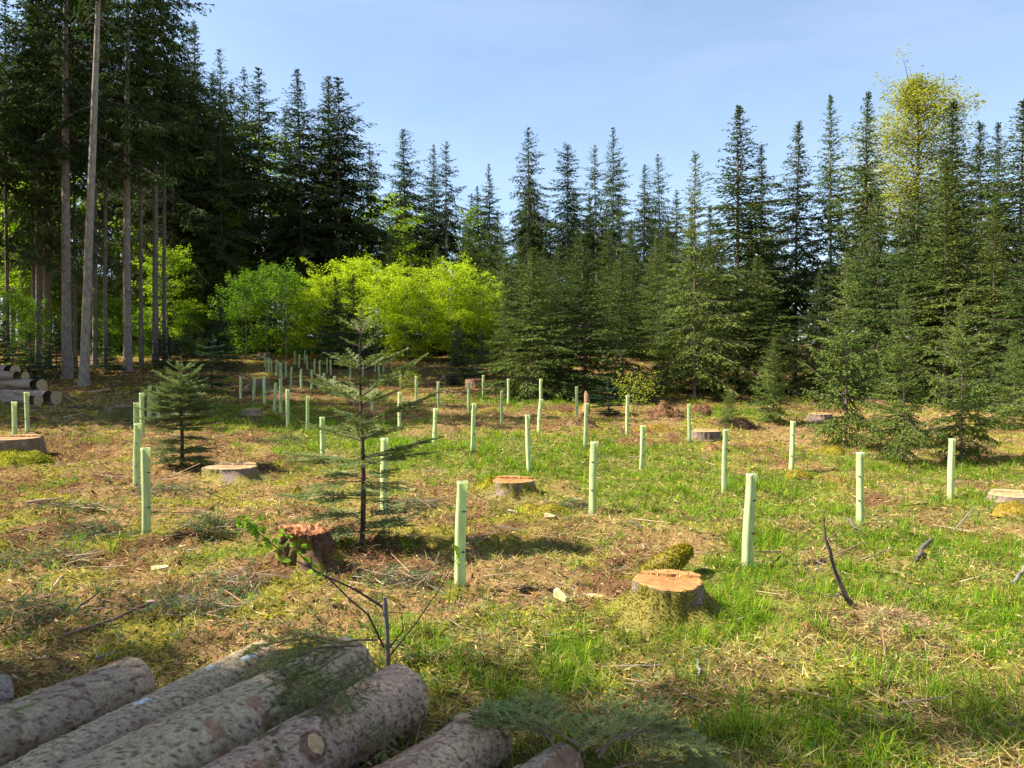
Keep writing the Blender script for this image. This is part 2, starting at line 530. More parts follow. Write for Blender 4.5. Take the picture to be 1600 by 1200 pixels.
def conifer_crown(name, seed, H, cb, R, nwh, nper, dens, tl, tw, base_e=-18, top_e=38, droop=0.25, hang=0.5, col=(0.028, 0.055, 0.022),
                  limb=(0.09, 0.07, 0.055), shape=0.85, sub=True, tipcol=None, gap=0.12, flat=False, limb_r=0.012, light=0.18, subden=7.0):
    """whorls of limbs > branchlets > needle-bearing twigs, all real faces"""
    rng = np.random.default_rng(seed)
    acc = Acc()
    Ps, Ds, Ls, Cs = [], [], [], []
    s_list = 1 - (1 - np.linspace(0, 1, nwh)) ** 1.2
    for wi, s in enumerate(s_list):
        if s > 0.992:
            continue
        nb = max(3, int(nper * (1 - 0.35 * s) + rng.random()))
        az0 = rng.random() * 6.28
        wl_ = rng.uniform(0.72, 1.16)
        for b in range(nb):
            if rng.random() < gap:
                continue
            z0 = cb * H + (H - cb * H) * (s + rng.normal(0, 0.35 / nwh))
            prof = (1 - s) ** shape * (0.62 + 0.38 * min(1, s / 0.18))
            if flat:
                prof = max(prof, 0.55 * (1 - max(0, s - 0.8) * 3))
            L = R * prof * rng.uniform(0.55, 1.25) + 0.03 * R * (0.35 + 0.65 * rng.random())
            az = az0 + (b + rng.normal(0, 0.22)) * 6.283 / nb
            L *= wl_ * (1 + 0.22 * math.sin(az + seed) + 0.16 * math.sin(2 * az + 5 * s + seed * 2))
            e = math.radians(base_e + (top_e - base_e) * s ** 1.3 + rng.normal(0, 11))
            n = max(4, int(L * 3) + 3)
            u = np.linspace(0, 1, n)
            rr = L * u * math.cos(e)
            zz = L * (math.sin(e) * u - droop * u * u * (1 - s) + 0.42 * droop * u ** 4 * (1 - s))
            az_u = az + rng.normal(0, 0.12) * u
            sp = np.stack([np.cos(az_u) * rr, np.sin(az_u) * rr, z0 + zz], 1)
            sweep(acc, sp, limb_r * (0.35 + 0.65 * (1 - u)) * (0.5 + L / max(R, .1)), 3, limb, 1, False)
            # short needle shoots close to the trunk keep the upper crown closed
            if s > 0.25:
                mi = 7
                ui = rng.uniform(0.0, 0.3, mi)
                Ps.append(np.stack([np.interp(ui, u, sp[:, k]) for k in range(3)], 1) + rng.normal(0, 0.03, (mi, 3)))
                Ds.append(unit(np.stack([np.cos(az + rng.normal(0, 0.8, mi)), np.sin(az + rng.normal(0, 0.8, mi)), rng.normal(0.1, 0.5, mi)], 1)))
                Ls.append(tl * rng.uniform(0.6, 1.1, mi) * (0.22 + 0.78 * (1 - s) ** 0.6)); Cs.append(vary(col, mi, rng, 0.25))
            # branchlets along the limb
            nbl = max(5, int(L * subden))
            ub = np.sort(rng.uniform(0.02 if s > 0.45 else (0.08 if L < 1.2 else 0.16), 1.0, nbl))
            pb = np.stack([np.interp(ub, u, sp[:, k]) for k in range(3)], 1)
            tg = unit(np.stack([np.interp(ub, u, np.gradient(sp[:, k])) for k in range(3)], 1))
            side = np.where(np.arange(nbl) % 2 == 0, 1.0, -1.0)[:, None]
            lat = unit(np.cross(tg, np.array([[0, 0, 1.0]]))) * side
            lb = (0.16 * (0.45 + 0.55 * (1 - s)) + 0.46 * L * (1 - ub) ** 0.7 * rng.uniform(0.5, 1.0, nbl)).clip(0.04, 0.95)
            db = unit(tg * 0.75 + lat * rng.uniform(0.5, 1.1, (nbl, 1)) + np.array([[0, 0, -1.0]]) * (hang * rng.uniform(0.1, 1.3, (nbl, 1)) * (1 - s * 0.6)))
            # twigs on each branchlet
            nt = np.maximum(2, (lb * dens).astype(int))
            idx = np.repeat(np.arange(nbl), nt)
            m = len(idx)
            v = rng.random(m)
            pt = pb[idx] + db[idx] * (lb[idx] * v)[:, None]
            sd = np.where(rng.random(m) < 0.5, 1.0, -1.0)[:, None]
            l2 = unit(np.cross(db[idx], np.array([[0.01, 0, 1.0]]))) * sd
            dt = unit(db[idx] * 0.8 + l2 * rng.uniform(0.1, 0.9, (m, 1)) + rng.normal(0, 0.18, (m, 3)) + np.array([[0, 0, -1.0]]) * (hang * 0.9 * rng.random((m, 1)) * (1 - s * 0.8)))
            lt = tl * rng.uniform(0.6, 1.25, m) * (1.1 - 0.45 * v) * (0.40 + 0.60 * (1 - s) ** 0.65)
            Ps.append(pt); Ds.append(dt); Ls.append(lt)
            c = vary(col, m, rng, 0.28, 0.10) * rng.uniform(0.82, 1.2)
            tips = (v > 0.75)[:, None] * light
            c = c * (1 - tips) + np.array([[0.075, 0.11, 0.035]]) * tips
            if tipcol is not None:
                c = np.where((v > 0.8)[:, None], np.array(tipcol)[None], c)
            Cs.append(c)
    # leader shoot
    m = 26
    zl = H * (1 - 0.06 * rng.random(m))
    Ps.append(np.stack([np.zeros(m), np.zeros(m), zl], 1)); Ds.append(unit(np.stack([rng.normal(0, 1, m), rng.normal(0, 1, m), np.full(m, 1.3)], 1)))
    Ls.append(np.full(m, tl * 0.35)); Cs.append(vary(col, m, rng))
    p = np.concatenate(Ps); d = np.concatenate(Ds); l = np.concatenate(Ls); c = np.concatenate(Cs)
    w = tw * rng.uniform(0.7, 1.3, len(p))
    nrm = unit(rng.normal(0, 0.75, (len(p), 3)) + np.array([[0, 0, 0.8]]))
    kites(acc, p, d, l, w, nrm, c, 0)
    return acc.mesh(name, [M_NEEDLE, M_LIMB], smooth=False)


def dead_twigs(name, seed, H, z0, z1, n, lmax, col=(0.14, 0.11, 0.085), d0=0.4):
    rng = np.random.default_rng(seed); a = Acc()
    for k in range(n):
        z = rng.uniform(z0, z1) * H
        az = rng.random() * 6.28; L = lmax * rng.uniform(0.3, 1)
        r0 = d0 / 2 * (1 - z / H) * 0.9
        u = np.linspace(0, 1, 4)
        e = rng.uniform(-0.45, 0.15)
        pts = np.stack([np.cos(az) * (r0 + L * u), np.sin(az) * (r0 + L * u), z + L * (e * u - 0.25 * u * u)], 1)
        sweep(a, pts, 0.016 * (1.05 - u) + 0.002, 3, col, 0, False)
        m = int(L * 7)
        if m:
            uu = rng.random(m)
            pp = np.stack([np.interp(uu, u, pts[:, q]) for q in range(3)], 1)
            dd = unit(np.stack([np.cos(az + rng.normal(0, .9, m)), np.sin(az + rng.normal(0, .9, m)), rng.uniform(-1.1, 0.1, m)], 1))
            sticks(a, pp, dd, rng.uniform(0.1, 0.4, m), np.full(m, 0.006), vary(col, m, rng))
    return a.mesh(name, [M_LIMB], smooth=False)


def broadleaf_crown(name, seed, H, cb, R, nbr, nleaf, ls, col, col2, up=0.5, spread=0.6, limb=(0.12, 0.11, 0.10), shape=1.0, layered=0.7, ragged=0.25):
    rng = np.random.default_rng(seed); acc = Acc()
    Ps, Ns, Ds, Ls, Cs = [], [], [], [], []
    per = max(3, nleaf // nbr)
    for b in range(nbr):
        s = rng.random() ** 0.85
        z0 = H * (cb + (1 - cb) * s * 0.93)
        prof = (math.sin(math.pi * min(1, (s * 0.86 + 0.14))) ** 0.6) * shape + (1 - shape) * (1 - s)
        L = R * prof * rng.uniform(0.5, 1.0 + ragged)
        az = rng.random() * 6.283; e = up * (0.35 + s) + rng.normal(0, 0.18)
        u = np.linspace(0, 1, 5)
        sp = np.stack([np.cos(az) * L * u, np.sin(az) * L * u, z0 + L * (math.tan(min(e, 1.2)) * u - 0.18 * u * u)], 1)
        sp[:, 2] = np.minimum(sp[:, 2], H * 1.02)
        sp += rng.normal(0, 0.03 * L, sp.shape) * u[:, None]
        sweep(acc, sp, 0.012 * (H / 7) * (1.05 - u), 3, limb, 1, False)
        n = int(per * rng.uniform(0.5, 1.5) * (0.35 + L / R))
        ub = rng.uniform(0.22, 1.05, n)
        pb = np.stack([np.interp(ub, u, sp[:, k]) for k in range(3)], 1)
        lat = np.array([-math.sin(az), math.cos(az), 0.0])
        off = rng.normal(0, 1, n) * (0.36 * L * (1.12 - ub) + 0.12)
        pb = pb + lat[None] * off[:, None] + rng.normal(0, (1 - layered) * 0.5 + 0.05, (n, 1)) * np.array([[0, 0, 1.0]]) - np.array([[0, 0, 0.12]]) * np.abs(off)[:, None]
        d = unit(np.stack([np.cos(az) + rng.normal(0, .6, n), np.sin(az) + rng.normal(0, .6, n), rng.normal(-0.15, 0.35, n)], 1))
        Ps.append(pb); Ds.append(d); Ns.append(unit(np.array([[0, 0, 1.0]]) + rng.normal(0, spread, (n, 3))))
        Ls.append(ls * rng.uniform(0.6, 1.3, n))
        t = rng.random((n, 1)) * 0.7 + 0.3 * rng.random()
        Cs.append((np.array(col) * (1 - t) + np.array(col2) * t) * rng.uniform(0.85, 1.15, (n, 1)))
    p = np.concatenate(Ps); l = np.concatenate(Ls)
    kites(acc, p, np.concatenate(Ds), l, l * 0.33, np.concatenate(Ns), np.concatenate(Cs), 0)
    return acc.mesh(name, [M_BEECH, M_LIMB], smooth=False)


SPR = (0.050, 0.072, 0.021)      # mature spruce
SPL = (0.112, 0.145, 0.032)      # younger, yellower spruce
KIND = {}


def kind(key, trunk, crown, dead=None, H=1.0):
    KIND[key] = (trunk, crown, dead, H)


def mature(key, seed, cb, R, H=28.0, d0=0.46, dens=12, nwh=46, nper=8, col=SPR, flat=False, gap=0.12, shape=0.78, hang=0.9, dtw=26, droop=0.3, bark=BARK_C, tl=0.38, tw=0.046, subden=6.2):
    kind(key, trunk_mesh('trunk', H, d0, seed, bark),
         conifer_crown('crown', seed, H, cb, R, nwh, nper, dens, tl, tw, -20, 40, droop, hang, col, flat=flat, gap=gap, shape=shape, limb_r=0.026, subden=subden),
         dead_twigs('dead_twigs', seed + 1, H, cb * 0.35, cb * 1.05, dtw, 1.8, d0=d0) if dtw else None, H)


mature('A', 11, 0.28, 5.9)
mature('B', 12, 0.34, 5.2)
mature('C', 13, 0.46, 4.2, gap=0.3, nwh=34, shape=0.65)
mature('Fl', 14, 0.42, 3.5, flat=True, gap=0.18, col=(0.024, 0.050, 0.026), shape=0.6)
mature('D', 15, 0.40, 5.2, gap=0.30, shape=0.7, H=34.0, d0=0.56, nwh=42, hang=1.0, dtw=46, bark=(0.215, 0.172, 0.145))
mature('D2', 16, 0.46, 4.8, gap=0.32, shape=0.7, H=34.0, d0=0.52, nwh=38, hang=1.0, dtw=40, bark=(0.20, 0.155, 0.125))
mature('E', 17, 0.60, 3.6, H=33.0, d0=0.56, nwh=24, dtw=30, bark=(0.24, 0.20, 0.16))
mature('T', 20, 0.55, 3.0, H=27.0, d0=0.30, nwh=26, dtw=50, bark=(0.17, 0.13, 0.105))
mature('R1', 18, 0.14, 3.4, H=18.0, d0=0.28, nwh=50, nper=8, dens=17, gap=0.10, shape=0.85, hang=0.7, col=(0.078, 0.104, 0.028), dtw=20, tl=0.30, tw=0.034, subden=8)
mature('R2', 19, 0.26, 3.1, H=18.0, d0=0.26, nwh=46, nper=8, dens=17, gap=0.12, shape=0.8, hang=0.7, col=(0.070, 0.094, 0.027), dtw=60, tl=0.30, tw=0.034, subden=8)


def midage(key, seed, H, cb, R, d0, nwh, nper, dens, tl, tw, col=SPL, base_e=-12, hang=0.55, gap=0.08, shape=0.7, subden=8.5, droop=0.22, light=0.3):
    kind(key, trunk_mesh('trunk', H, d0, seed, (0.16, 0.12, 0.09), 10),
         conifer_crown('crown', seed, H, cb, R, nwh, nper, dens, tl, tw, base_e, 42, droop, hang, col, gap=gap, shape=shape, limb_r=0.016, light=light, subden=subden), None, H)


midage('M1', 21, 12.0, 0.04, 3.3, 0.20, 42, 9, 17, 0.23, 0.026, shape=0.8)
midage('M2', 22, 12.0, 0.03, 3.5, 0.20, 38, 9, 17, 0.23, 0.026, shape=0.8, col=(0.072, 0.105, 0.027))
midage('M3', 23, 12.0, 0.08, 3.1, 0.18, 42, 8, 17, 0.23, 0.026, shape=0.85, col=(0.125, 0.155, 0.033), gap=0.2)
midage('Y1', 24, 6.0, 0.08, 2.1, 0.11, 26, 8, 26, 0.15, 0.019, col=(0.145, 0.190, 0.040), subden=13, base_e=2, gap=0.12)
midage('Y2', 25, 6.0, 0.02, 2.3, 0.11, 26, 8, 26, 0.15, 0.019, col=(0.135, 0.178, 0.036), subden=13, base_e=4, gap=0.1)
midage('Y3', 26, 6.0, 0.02, 1.9, 0.10, 24, 8, 22, 0.17, 0.024, col=(0.036, 0.074, 0.036), subden=11, base_e=5)

B_C1 = (0.25, 0.34, 0.015); B_C2 = (0.42, 0.50, 0.03)


def beech(key, seed, H, cb, R, nbr, nleaf, ls, c1=B_C1, c2=B_C2, d0=0.12, bark=(0.16, 0.15, 0.135), top=0.92, **kw):
    kind(key, trunk_mesh('trunk', H, d0, seed, bark, 8, top, 0.2), broadleaf_crown('crown', seed, H, cb, R, nbr, nleaf, ls, c1, c2, **kw), None, H)


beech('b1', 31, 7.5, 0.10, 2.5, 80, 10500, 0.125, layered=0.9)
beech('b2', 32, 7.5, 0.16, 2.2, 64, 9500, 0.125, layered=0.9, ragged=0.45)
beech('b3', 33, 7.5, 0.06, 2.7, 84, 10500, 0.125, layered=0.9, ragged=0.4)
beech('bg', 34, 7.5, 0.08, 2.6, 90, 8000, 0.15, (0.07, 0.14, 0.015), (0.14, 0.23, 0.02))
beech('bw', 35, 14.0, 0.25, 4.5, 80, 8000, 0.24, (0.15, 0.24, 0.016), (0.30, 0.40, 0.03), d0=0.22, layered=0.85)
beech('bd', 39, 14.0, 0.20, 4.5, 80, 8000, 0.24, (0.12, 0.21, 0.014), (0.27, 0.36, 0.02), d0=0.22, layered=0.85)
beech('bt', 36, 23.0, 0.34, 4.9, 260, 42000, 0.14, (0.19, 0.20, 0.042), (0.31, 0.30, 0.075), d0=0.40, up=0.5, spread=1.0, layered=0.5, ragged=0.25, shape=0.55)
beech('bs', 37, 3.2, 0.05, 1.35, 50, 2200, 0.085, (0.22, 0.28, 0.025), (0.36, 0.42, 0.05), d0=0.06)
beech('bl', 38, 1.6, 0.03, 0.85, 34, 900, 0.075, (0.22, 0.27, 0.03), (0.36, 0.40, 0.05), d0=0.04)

ORD = ['leftmost', 'second', 'third', 'fourth', 'fifth', 'sixth', 'seventh', 'eighth', 'ninth', 'tenth', 'eleventh', 'twelfth', 'thirteenth',
       'fourteenth', 'fifteenth', 'sixteenth', 'seventeenth', 'eighteenth', 'nineteenth', 'twentieth', 'twenty-first', 'twenty-second', 'twenty-third',
       'twenty-fourth', 'twenty-fifth', 'twenty-sixth', 'twenty-seventh', 'twenty-eighth', 'twenty-ninth', 'thirtieth', 'thirty-first', 'thirty-second', 'thirty-third', 'thirty-fourth', 'thirty-fifth']


def plant(key, loc, H, name, label, cat='tree', group=None, wide=1.0, tilt=(0, 0), rz=None):
    trunk, crown, dead, H0 = KIND[key]
    s = H / H0
    sw = s * wide
    if cat == 'tree' and key[0] in 'ABCFRM' and tilt == (0, 0):
        sw *= random.uniform(0.85, 1.25)
        tilt = (random.gauss(0, 0.012), random.gauss(0, 0.012))
    o = empty(name, loc, random.uniform(0, 6.283) if rz is None else rz, tilt, (sw, sw, s))
    link('trunk', trunk, o)
    link('crown', crown, o)
    if dead is not None:
        tag(link('dead_twigs', dead, o), kind='stuff')
    tag(o, label, cat, group)
    return o


def tree(key, px, topy, Y, name, label, group=None, wide=1.0, cat='tree', tilt=(0, 0)):
    p = PX(px, Y)
    return plant(key, p, height_for(px, topy, Y), name, label, cat, group, wide, tilt)


# --- tall trunks of the forest edge on the left
def edge_tree(key, px, py, H, label, tilt=(0, 0), wide=1.0, Y=None, rz=None):
    p = P(px, py) if Y is None else PX(px, Y)
    return plant(key, p, H, 'spruce_tree', label, 'tree', 'tall spruces of the left forest edge', wide, tilt, rz)


edge_tree('D2', 74, 575, 33, 'tall spruce with slim grey trunk behind the dark bushes, leftmost of the forest edge')
edge_tree('D', 105, 592, 33, 'tall brown-barked spruce directly left of the pale grey trunk')
edge_tree('E', 131, 602, 34, 'spruce with the palest grey trunk, leaning slightly right, bare to the frame top', (0, math.radians(2.3)), wide=0.8, rz=0)
edge_tree('D2', 149, 572, 31, 'thin dark spruce half hidden directly behind the pale grey trunk', wide=0.8)
edge_tree('D', 200, 582, 32, 'tall brown spruce standing alone between the pale trunk and the next pair')
edge_tree('D2', 243, 572, 34, 'tall brown spruce, rightmost of the big front trunks on the left', wide=0.85)
edge_tree('D', -70, 575, 33, 'tall spruce at the left frame border, mostly outside the picture')
edge_tree('D', 228, 0, 30, 'spruce with a sunlit left edge right behind the rightmost big front trunk', Y=66)
edge_tree('A', 271, 0, 28, 'slim dark spruce in the shaded gap right of the big front trunks', Y=64)
edge_tree('D2', 289, 0, 28, 'left one of two grey spruce trunks close together above the dark young firs', Y=66)
edge_tree('D', 310, 98, height_for(310, 98, 65), 'right and taller one of two grey spruce trunks above the dark young firs', Y=65, wide=0.72)
edge_tree('B', 337, 0, 25, 'spruce with a thin sunlit trunk, leftmost of three trunks by the hedge', Y=67)
edge_tree('A', 347, 165, height_for(347, 165, 65), 'dark spruce trunk in the middle of three trunks by the hedge', Y=65, wide=0.75)
edge_tree('B', 355, 0, 24, 'spruce trunk, rightmost of three trunks by the hedge', Y=70)
edge_tree('B', 20, 0, 30, 'dark spruce deep behind the sunlit beech at the left frame edge', Y=67)
edge_tree('A', 60, 0, 29, 'thin spruce trunk in front of the sunlit beech at far left', Y=48, wide=0.7)

for i, (px, Y, lab) in enumerate([
    (12, 47, 'slim dark trunk at the very left frame edge'), (53, 50, 'thin dark trunk, left one of a close couple before the sunlit beech'), (64, 52, 'thin dark trunk, right one of a close couple before the sunlit beech'),
    (118, 49, 'slim trunk glimpsed between the brown-barked spruce and the pale trunk'), (165, 48, 'slim dark trunk a little right of the pale trunk'), (183, 70, 'thin trunk deep behind the lone brown spruce'),
    (221, 50, 'slim trunk between the lone brown spruce and the rightmost big one'), (257, 52, 'thin grey trunk close right of the rightmost big front trunk'), (281, 72, 'thin trunk left of the two close grey trunks'),
    (297, 70, 'thin dark trunk seen between the two close grey trunks'), (323, 71, 'thin trunk between the close grey pair and the three by the hedge'), (363, 73, 'slim trunk right of the three trunks by the hedge'), (383, 75, 'thin pale trunk over the dark left end of the hedge')]):
    p = PX(px, Y)
    plant('T', p, 24 + (i * 7 % 5), 'spruce_tree', lab, 'tree', 'slim trunks of the left forest', 1.0)

# --- row of tall trees behind the hedge and across the back
BACK = [
    ('C', 378, 235, 76, 0.8, 'low dark spruce top between the forest edge and the first pointed spire'),
    ('A', 410, 108, 72, 1.0, 'tall pointed spruce, first spire left of the open sky'),
    ('B', 446, 175, 80, 1.0, 'shorter dark spruce between the first two tall spires'),
    ('A', 475, 113, 70, 1.0, 'tall pointed spruce, second spire left of the open sky'),
    ('B', 514, 122, 74, 1.0, 'left half of the twin-topped dark spruce pair behind the hedge'),
    ('A', 531, 120, 70, 1.25, 'right half of the twin-topped dark spruce pair, broadest crown behind the hedge'),
    ('C', 583, 228, 76, 1.0, 'lower ragged spruce on the right flank of the twin-topped pair'),
    ('B', 632, 203, 90, 1.05, 'slender pointed spruce standing alone in the dip of the treeline'),
    ('B', 679, 226, 93, 0.95, 'left one of two thin-crowned spruces with bare grey trunks in the dip'),
    ('C', 698, 221, 88, 1.1, 'right one of two thin-crowned spruces, sparse top and long bare trunk'),
    ('C', 736, 302, 100, 0.9, 'smallest sparse spruce top in the deepest dip of the treeline'),
    ('A', 770, 257, 93, 0.8, 'dark conical spruce right of the deepest dip in the treeline'),
    ('C', 822, 199, 88, 1.15, 'spruce with open layered crown and sunlit brown trunk in the centre back'),
    ('Fl', 885, 227, 90, 1.0, 'fir with a rounded blunt dark top in the centre back'),
    ('C', 934, 226, 94, 0.9, 'narrow spruce top touching the taller spire on its right'),
    ('A', 957, 201, 88, 0.95, 'tallest spruce of the centre back right of the blunt-topped fir'),
    ('B', 1003, 257, 94, 0.8, 'left one of two narrow dark spruces before the leafless-tipped tree'),
    ('C', 1033, 242, 90, 0.8, 'right one of two narrow dark spruces before the leafless-tipped tree'),
]
for (k, px, ty, Y, w, lab) in BACK:
    tree(k, px, ty, Y, 'spruce_tree', lab, 'tall spruces behind the clearing', w)

# --- right side: tall slim spruces, big yellow-green broadleaf, mid-age spruces with foliage to the ground
RIGHT_TALL = [
    ('R1', 1148, 168, 46, 1.2, 'tall spruce with an open top, leftmost of the tall right-hand group'),
    ('R2', 1190, 228, 50, 1.1, 'lower spruce just right of the open-topped tall one'),
    ('R2', 1242, 192, 47, 1.2, 'narrow spruce with a brown bare trunk and dead grey twigs below'),
    ('R1', 1297, 150, 46, 1.0, 'narrowest tall spire among the right-hand spruces'),
    ('R1', 1350, 148, 50, 1.2, 'dark spruce touching the left side of the yellow-green broadleaf crown'),
    ('R1', 1489, 158, 38, 1.35, 'spruce with thin forked tip right of the yellow-green broadleaf crown'),
    ('R2', 1531, 190, 52, 1.0, 'left one of two faint thin spruce tips near the right frame edge'),
    ('R2', 1556, 192, 53, 1.0, 'right one of two faint thin spruce tips near the right frame edge'),
    ('R1', 1594, 158, 40, 1.2, 'tall dark spruce cut by the right frame edge'),
]
for (k, px, ty, Y, w, lab) in RIGHT_TALL:
    tree(k, px, ty, Y, 'spruce_tree', lab, 'tall spruces on the right', w)
tree('bt', 1432, 104, 58, 'broadleaf_tree', 'tall broadleaf tree with yellow-green spring crown above the right-hand spruces', None, 1.35)

MID = [
    ('M3', 1085, 240, 37, 1.1, 'spruce with thin leafless tips and olive crown right of centre'),
    ('M1', 830, 388, 36, 1.35, 'bushy olive spruce, foliage to the ground, right end of the hedge'),
    ('M3', 790, 400, 44, 0.8, 'narrow young spruce between the hedge and the bushy olive spruce'),
    ('M2', 872, 382, 46, 1.2, 'spruce half hidden behind the two bushy olive spruces in the centre'),
    ('M2', 915, 366, 37, 1.35, 'dense dark green spruce in the centre behind the small yellow bush'),
    ('M1', 972, 400, 40, 1.3, 'broad spruce filling the gap left of the leafless-tipped spruce'),
    ('M2', 1035, 430, 42, 1.0, 'low spruce behind the bright yellow-green shrub'),
    ('M2', 1122, 345, 41, 1.25, 'dense dark spruce right beside the leafless-tipped spruce'),
    ('M1', 1180, 400, 40, 1.25, 'spruce with layered boughs below the open-topped tall spruce'),
    ('M2', 1280, 430, 38, 1.2, 'mid-size spruce behind the bare brown trunk with dead twigs'),
    ('M2', 1372, 300, 41, 1.0, 'tall olive spruce below the left of the yellow-green broadleaf crown'),
    ('M2', 1428, 300, 38, 1.2, 'tall spruce directly below the yellow-green broadleaf crown'),
    ('M1', 1476, 250, 35, 1.0, 'sunlit spruce with long layered boughs right of the broadleaf crown'),
    ('M3', 1548, 320, 33, 0.95, 'spruce with a visible pale trunk near the right frame edge'),
    ('M2', 1612, 300, 31, 1.0, 'dark spruce leaning into the right frame edge at mid height'),
    ('M2', 1362, 420, 42, 1.0, 'dark spruce filling the gap behind the two young front spruces'),
]
for (k, px, ty, Y, w, lab) in MID:
    tree(k, px, ty, Y, 'spruce_tree', lab, 'mid-age spruces on the right', w)

YOUNG = [
    ('Y1', 1322, 402, 700, 0.66, 'young spruce with open lower trunk standing in front of the right-hand trees'),
    ('Y2', 1412, 452, 722, 0.66, 'bushy young spruce with twiggy brown base, middle of the right front'),
    ('Y2', 1502, 455, 718, 0.74, 'bushy young spruce with dark skirt at the right front'),
    ('Y1', 1208, 532, 660, 0.95, 'small spruce under the bare brown trunk'),
    ('Y2', 1137, 602, 668, 1.0, 'knee-high spruce sapling beside the torn root mounds'),
    ('Y2', 1585, 520, 672, 0.9, 'young spruce at the right frame edge behind the dark skirted one'),
    ('Y3', 525, 432, 572, 0.9, 'left one of two dark young firs standing in the yellow-green hedge'),
    ('Y3', 552, 428, 576, 0.9, 'right one of two dark young firs standing in the yellow-green hedge'),
    ('Y3', 716, 500, 600, 1.0, 'dark young fir in front of the right end of the hedge'),
    ('Y3', 752, 520, 590, 1.1, 'grey-green young spruce between hedge end and bushy olive spruce'),
]
for (k, px, ty, by, w, lab) in YOUNG:
    p = P(px, by)
    plant(k, p, height_for(px, ty, p.y), 'young_spruce', lab, 'tree', 'young conifers round the clearing', w)

# --- beech hedge: bright saplings in front of the back row
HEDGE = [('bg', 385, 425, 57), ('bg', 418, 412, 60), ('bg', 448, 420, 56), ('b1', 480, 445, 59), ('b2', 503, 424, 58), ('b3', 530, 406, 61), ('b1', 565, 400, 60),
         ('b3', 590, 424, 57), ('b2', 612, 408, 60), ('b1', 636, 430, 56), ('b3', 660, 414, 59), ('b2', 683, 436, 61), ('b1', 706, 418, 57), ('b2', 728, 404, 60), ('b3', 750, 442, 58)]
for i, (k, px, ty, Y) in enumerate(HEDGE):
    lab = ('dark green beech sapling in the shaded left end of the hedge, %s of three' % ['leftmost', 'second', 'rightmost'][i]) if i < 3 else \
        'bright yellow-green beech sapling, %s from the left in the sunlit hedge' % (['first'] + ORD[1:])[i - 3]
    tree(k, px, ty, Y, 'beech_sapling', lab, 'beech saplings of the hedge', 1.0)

# --- undergrowth of the left forest: sunlit beeches and dark young firs
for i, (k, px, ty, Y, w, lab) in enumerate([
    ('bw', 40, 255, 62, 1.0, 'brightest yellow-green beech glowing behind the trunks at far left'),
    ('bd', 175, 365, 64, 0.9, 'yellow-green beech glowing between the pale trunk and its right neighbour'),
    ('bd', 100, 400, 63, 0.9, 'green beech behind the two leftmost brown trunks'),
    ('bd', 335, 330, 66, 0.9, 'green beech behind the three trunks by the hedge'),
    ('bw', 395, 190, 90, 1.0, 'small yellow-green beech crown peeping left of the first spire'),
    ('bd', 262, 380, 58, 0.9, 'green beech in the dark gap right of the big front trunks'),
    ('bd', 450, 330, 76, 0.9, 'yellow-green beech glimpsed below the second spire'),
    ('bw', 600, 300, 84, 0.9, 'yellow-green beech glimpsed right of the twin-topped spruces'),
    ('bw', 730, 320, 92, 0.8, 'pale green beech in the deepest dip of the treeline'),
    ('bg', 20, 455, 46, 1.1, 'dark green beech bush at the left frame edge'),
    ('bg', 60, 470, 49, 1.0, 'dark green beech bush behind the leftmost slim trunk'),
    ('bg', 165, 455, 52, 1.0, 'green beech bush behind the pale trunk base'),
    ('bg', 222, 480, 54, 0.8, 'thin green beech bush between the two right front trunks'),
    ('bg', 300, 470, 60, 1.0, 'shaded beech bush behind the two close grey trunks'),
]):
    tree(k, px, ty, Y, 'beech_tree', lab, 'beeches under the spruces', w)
for i, (k, px, ty, Y, w, lab) in enumerate([
    ('Y3', 8, 500, 40, 1.5, 'dark young fir behind the log pile at the left edge'),
    ('Y3', 48, 520, 39, 1.4, 'dark young fir bush left of the slim grey trunk'),
    ('Y3', 88, 500, 43, 1.2, 'dark young fir between the two leftmost trunks'),
    ('Y3', 172, 520, 46, 1.3, 'dark young fir between the pale trunk and its right neighbour'),
    ('Y3', 262, 510, 50, 1.4, 'dark young fir right of the big front trunks'),
    ('Y3', 292, 505, 48, 1.4, 'broad dark young fir under the two close grey trunks'),
    ('Y3', 345, 478, 50, 1.3, 'blue-grey young fir beside the shaded end of the hedge'),
]):
    tree(k, px, ty, Y, 'young_fir', lab, 'dark young firs under the left forest', w)

# --- the forest goes on behind: trees one sees only as trunks and dark crowns
def filler(n, box, keys, seed, hmin, hmax, label, group, wide=1.0, avoid=None):
    rng = random.Random(seed); pts = []
    tries = 0
    while len(pts) < n and tries < 4000:
        tries += 1
        y = rng.uniform(box[2], box[3])
        x = rng.uniform(box[0], box[1]) * y / F
        if any((x - a) ** 2 + (y - b) ** 2 < 9.0 for a, b in pts):
            continue
        if avoid and avoid(x, y):
            continue
        pts.append((x, y))
    for (x, y) in pts:
        plant(rng.choice(keys), Vector((x, y, gz(x, y))), rng.uniform(hmin, hmax), 'spruce_tree', label, 'tree', group, wide)


filler(18, (-860, -430, 66, 100), ['A', 'B', 'D2'], 5, 24, 30, 'spruce trunk and dark crown deep inside the shaded forest on the left', 'spruces deep in the left forest')
filler(40, (-430, 260, 98, 135), ['A', 'B', 'C'], 6, 18, 24, 'spruce in the dark depth of the wood behind the front row', 'spruces deep in the back')
filler(16, (240, 860, 56, 90), ['R1', 'R2', 'B'], 8, 10, 17, 'spruce in the dark depth behind the front trees on the right', 'spruces deep in the right wood')

